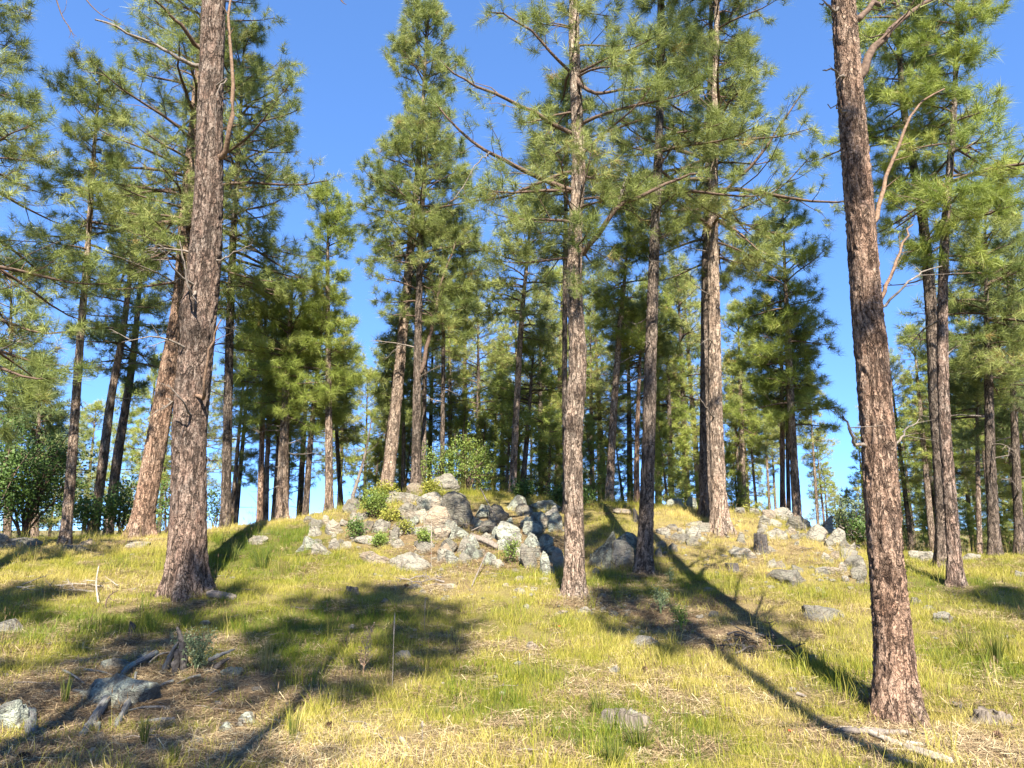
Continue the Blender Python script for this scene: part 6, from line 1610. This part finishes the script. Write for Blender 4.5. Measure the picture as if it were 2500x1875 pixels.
# pine cones: rows of scales round a core
def cone(label, px, py, size, seed, group='pine cones on the litter'):
    rng = np.random.RandomState(seed); b = hit(px, py); mb = MB()
    ax = unit(np.array([rng.randn(), rng.randn(), .3])); L = size
    ref = np.array([0, 0, 1.0]); A = unit(np.cross(ax, ref)); B = np.cross(ax, A); c0 = b + np.array([0, 0, size * .32])
    v, f = icosphere(1); mb.add(c0 + v * size * .2 + ax * 0, tris=f)
    for i in range(9):
        s = i / 8 - .5; R = size * .42 * math.sqrt(max(.05, 1 - (1.7 * s) ** 2 * .9))
        for k in range(9):
            a = k * 2 * pi / 9 + i * .35; d = A * cos(a) + B * sin(a)
            p = c0 + ax * s * L * .8; t = p + d * R + ax * size * .10; sd = np.cross(ax, d) * size * .085
            mb.add([p + d * R * .3 - sd * .5, p + d * R * .3 + sd * .5, t + sd, t - sd, t + ax * size * .05 - d * size * .03], quads=[[0, 1, 2, 3]], tris=[[3, 2, 4]])
    tag(mb.build('pine_cone', CONE, None, b, smooth=False), label, 'pine cone', group)
CONE = make_wood('pine_cone_scales', (0.05, 0.032, 0.022), (0.17, 0.105, 0.065))
cone('brown pine cone in the sunny straw below the needle litter', 802, 1780, .075, 1)
cone('dark pine cone in shaded litter under the weed', 452, 1700, .075, 2)
cone('large dark pine cone at the bottom edge of the litter', 52, 1862, .09, 3)
cone('pine cone at the far end of the shaded strip', 1650, 1515, .075, 4)
cone('pine cone in dry grass of the clearing', 1572, 1640, .07, 5)
cone('pine cone in the straw by the corner past the red trunk', 2440, 1806, .08, 6)
cone('pine cone in shade beside the twig scatter', 990, 1435, .08, 7)
# small red flowers
def flower(label, px, py, seed):
    rng = np.random.RandomState(seed); b = hit(px, py + 14); root = empty('red_flower', b, label, 'flower', 'small red wildflowers')
    top = at(px, py, b[1]); mb = MB(); tubes(mb, np.array([b, (b + top) / 2 + .005, top])[None], np.full((1, 3), .002), 4); mb.build('stem', LEAF_LIGHT, root, b)
    for k in range(6):
        a = k * pi / 3; d = np.array([cos(a), sin(a) * .8, .5]) * .022; s = np.array([-sin(a), cos(a), 0]) * .008
        m_ = MB(); m_.add([top, top + d * .6 + s, top + d, top + d * .6 - s], quads=[[0, 1, 2, 3]]); m_.build('petal', RED, root, b, smooth=False)
mR, ntR, oR = mat('red_petal'); NT(ntR).principled(oR, (0.62, 0.06, 0.035), .5); RED = mR
flower('red wildflower in the grass in front of the big red trunk', 1930, 1786, 1)
flower('red wildflower in golden grass near the split rock', 1052, 1352, 2)
flower('red wildflower in the middle of the open grass', 1366, 1530, 3)

# twig with cones hanging in from a limb above the view
def hanging_twig(label, pts, forks, Y, seed):
    P = np.array([at(x, y, Y) for x, y in pts]); Q = catmull(P, 14); mb = MB(); rng = np.random.RandomState(seed)
    tubes(mb, Q[None], np.linspace(.012, .003, 14)[None], 5)
    for fp in forks:
        F_ = catmull(np.array([at(x, y, Y) for x, y in fp]), 8); tubes(mb, F_[None], np.linspace(.006, .002, 8)[None], 4)
    tag(mb.build('hanging_twig', TWIG, None, Q[0]), label, 'twig')
hanging_twig('bare thin twig hanging into the sky from above', [(120, -60), (150, 35), (172, 70), (180, 92)], [[(150, 35), (160, 20), (164, -10)], [(165, 60), (172, 80), (168, 94)], [(172, 75), (180, 84), (188, 90)]], 9.5, 1)
hanging_twig('bare twig slanting in the sky over the long dead branch', [(190, -40), (215, 5), (250, 38), (285, 55), (312, 66)], [[(250, 30), (258, 26), (266, 20)]], 9.8, 2)
hanging_twig('tip of a twig just reaching into the top of the open sky', [(815, -40), (832, 0), (846, 12)], [[(828, -6), (836, 2), (840, 4)]], 8, 3)
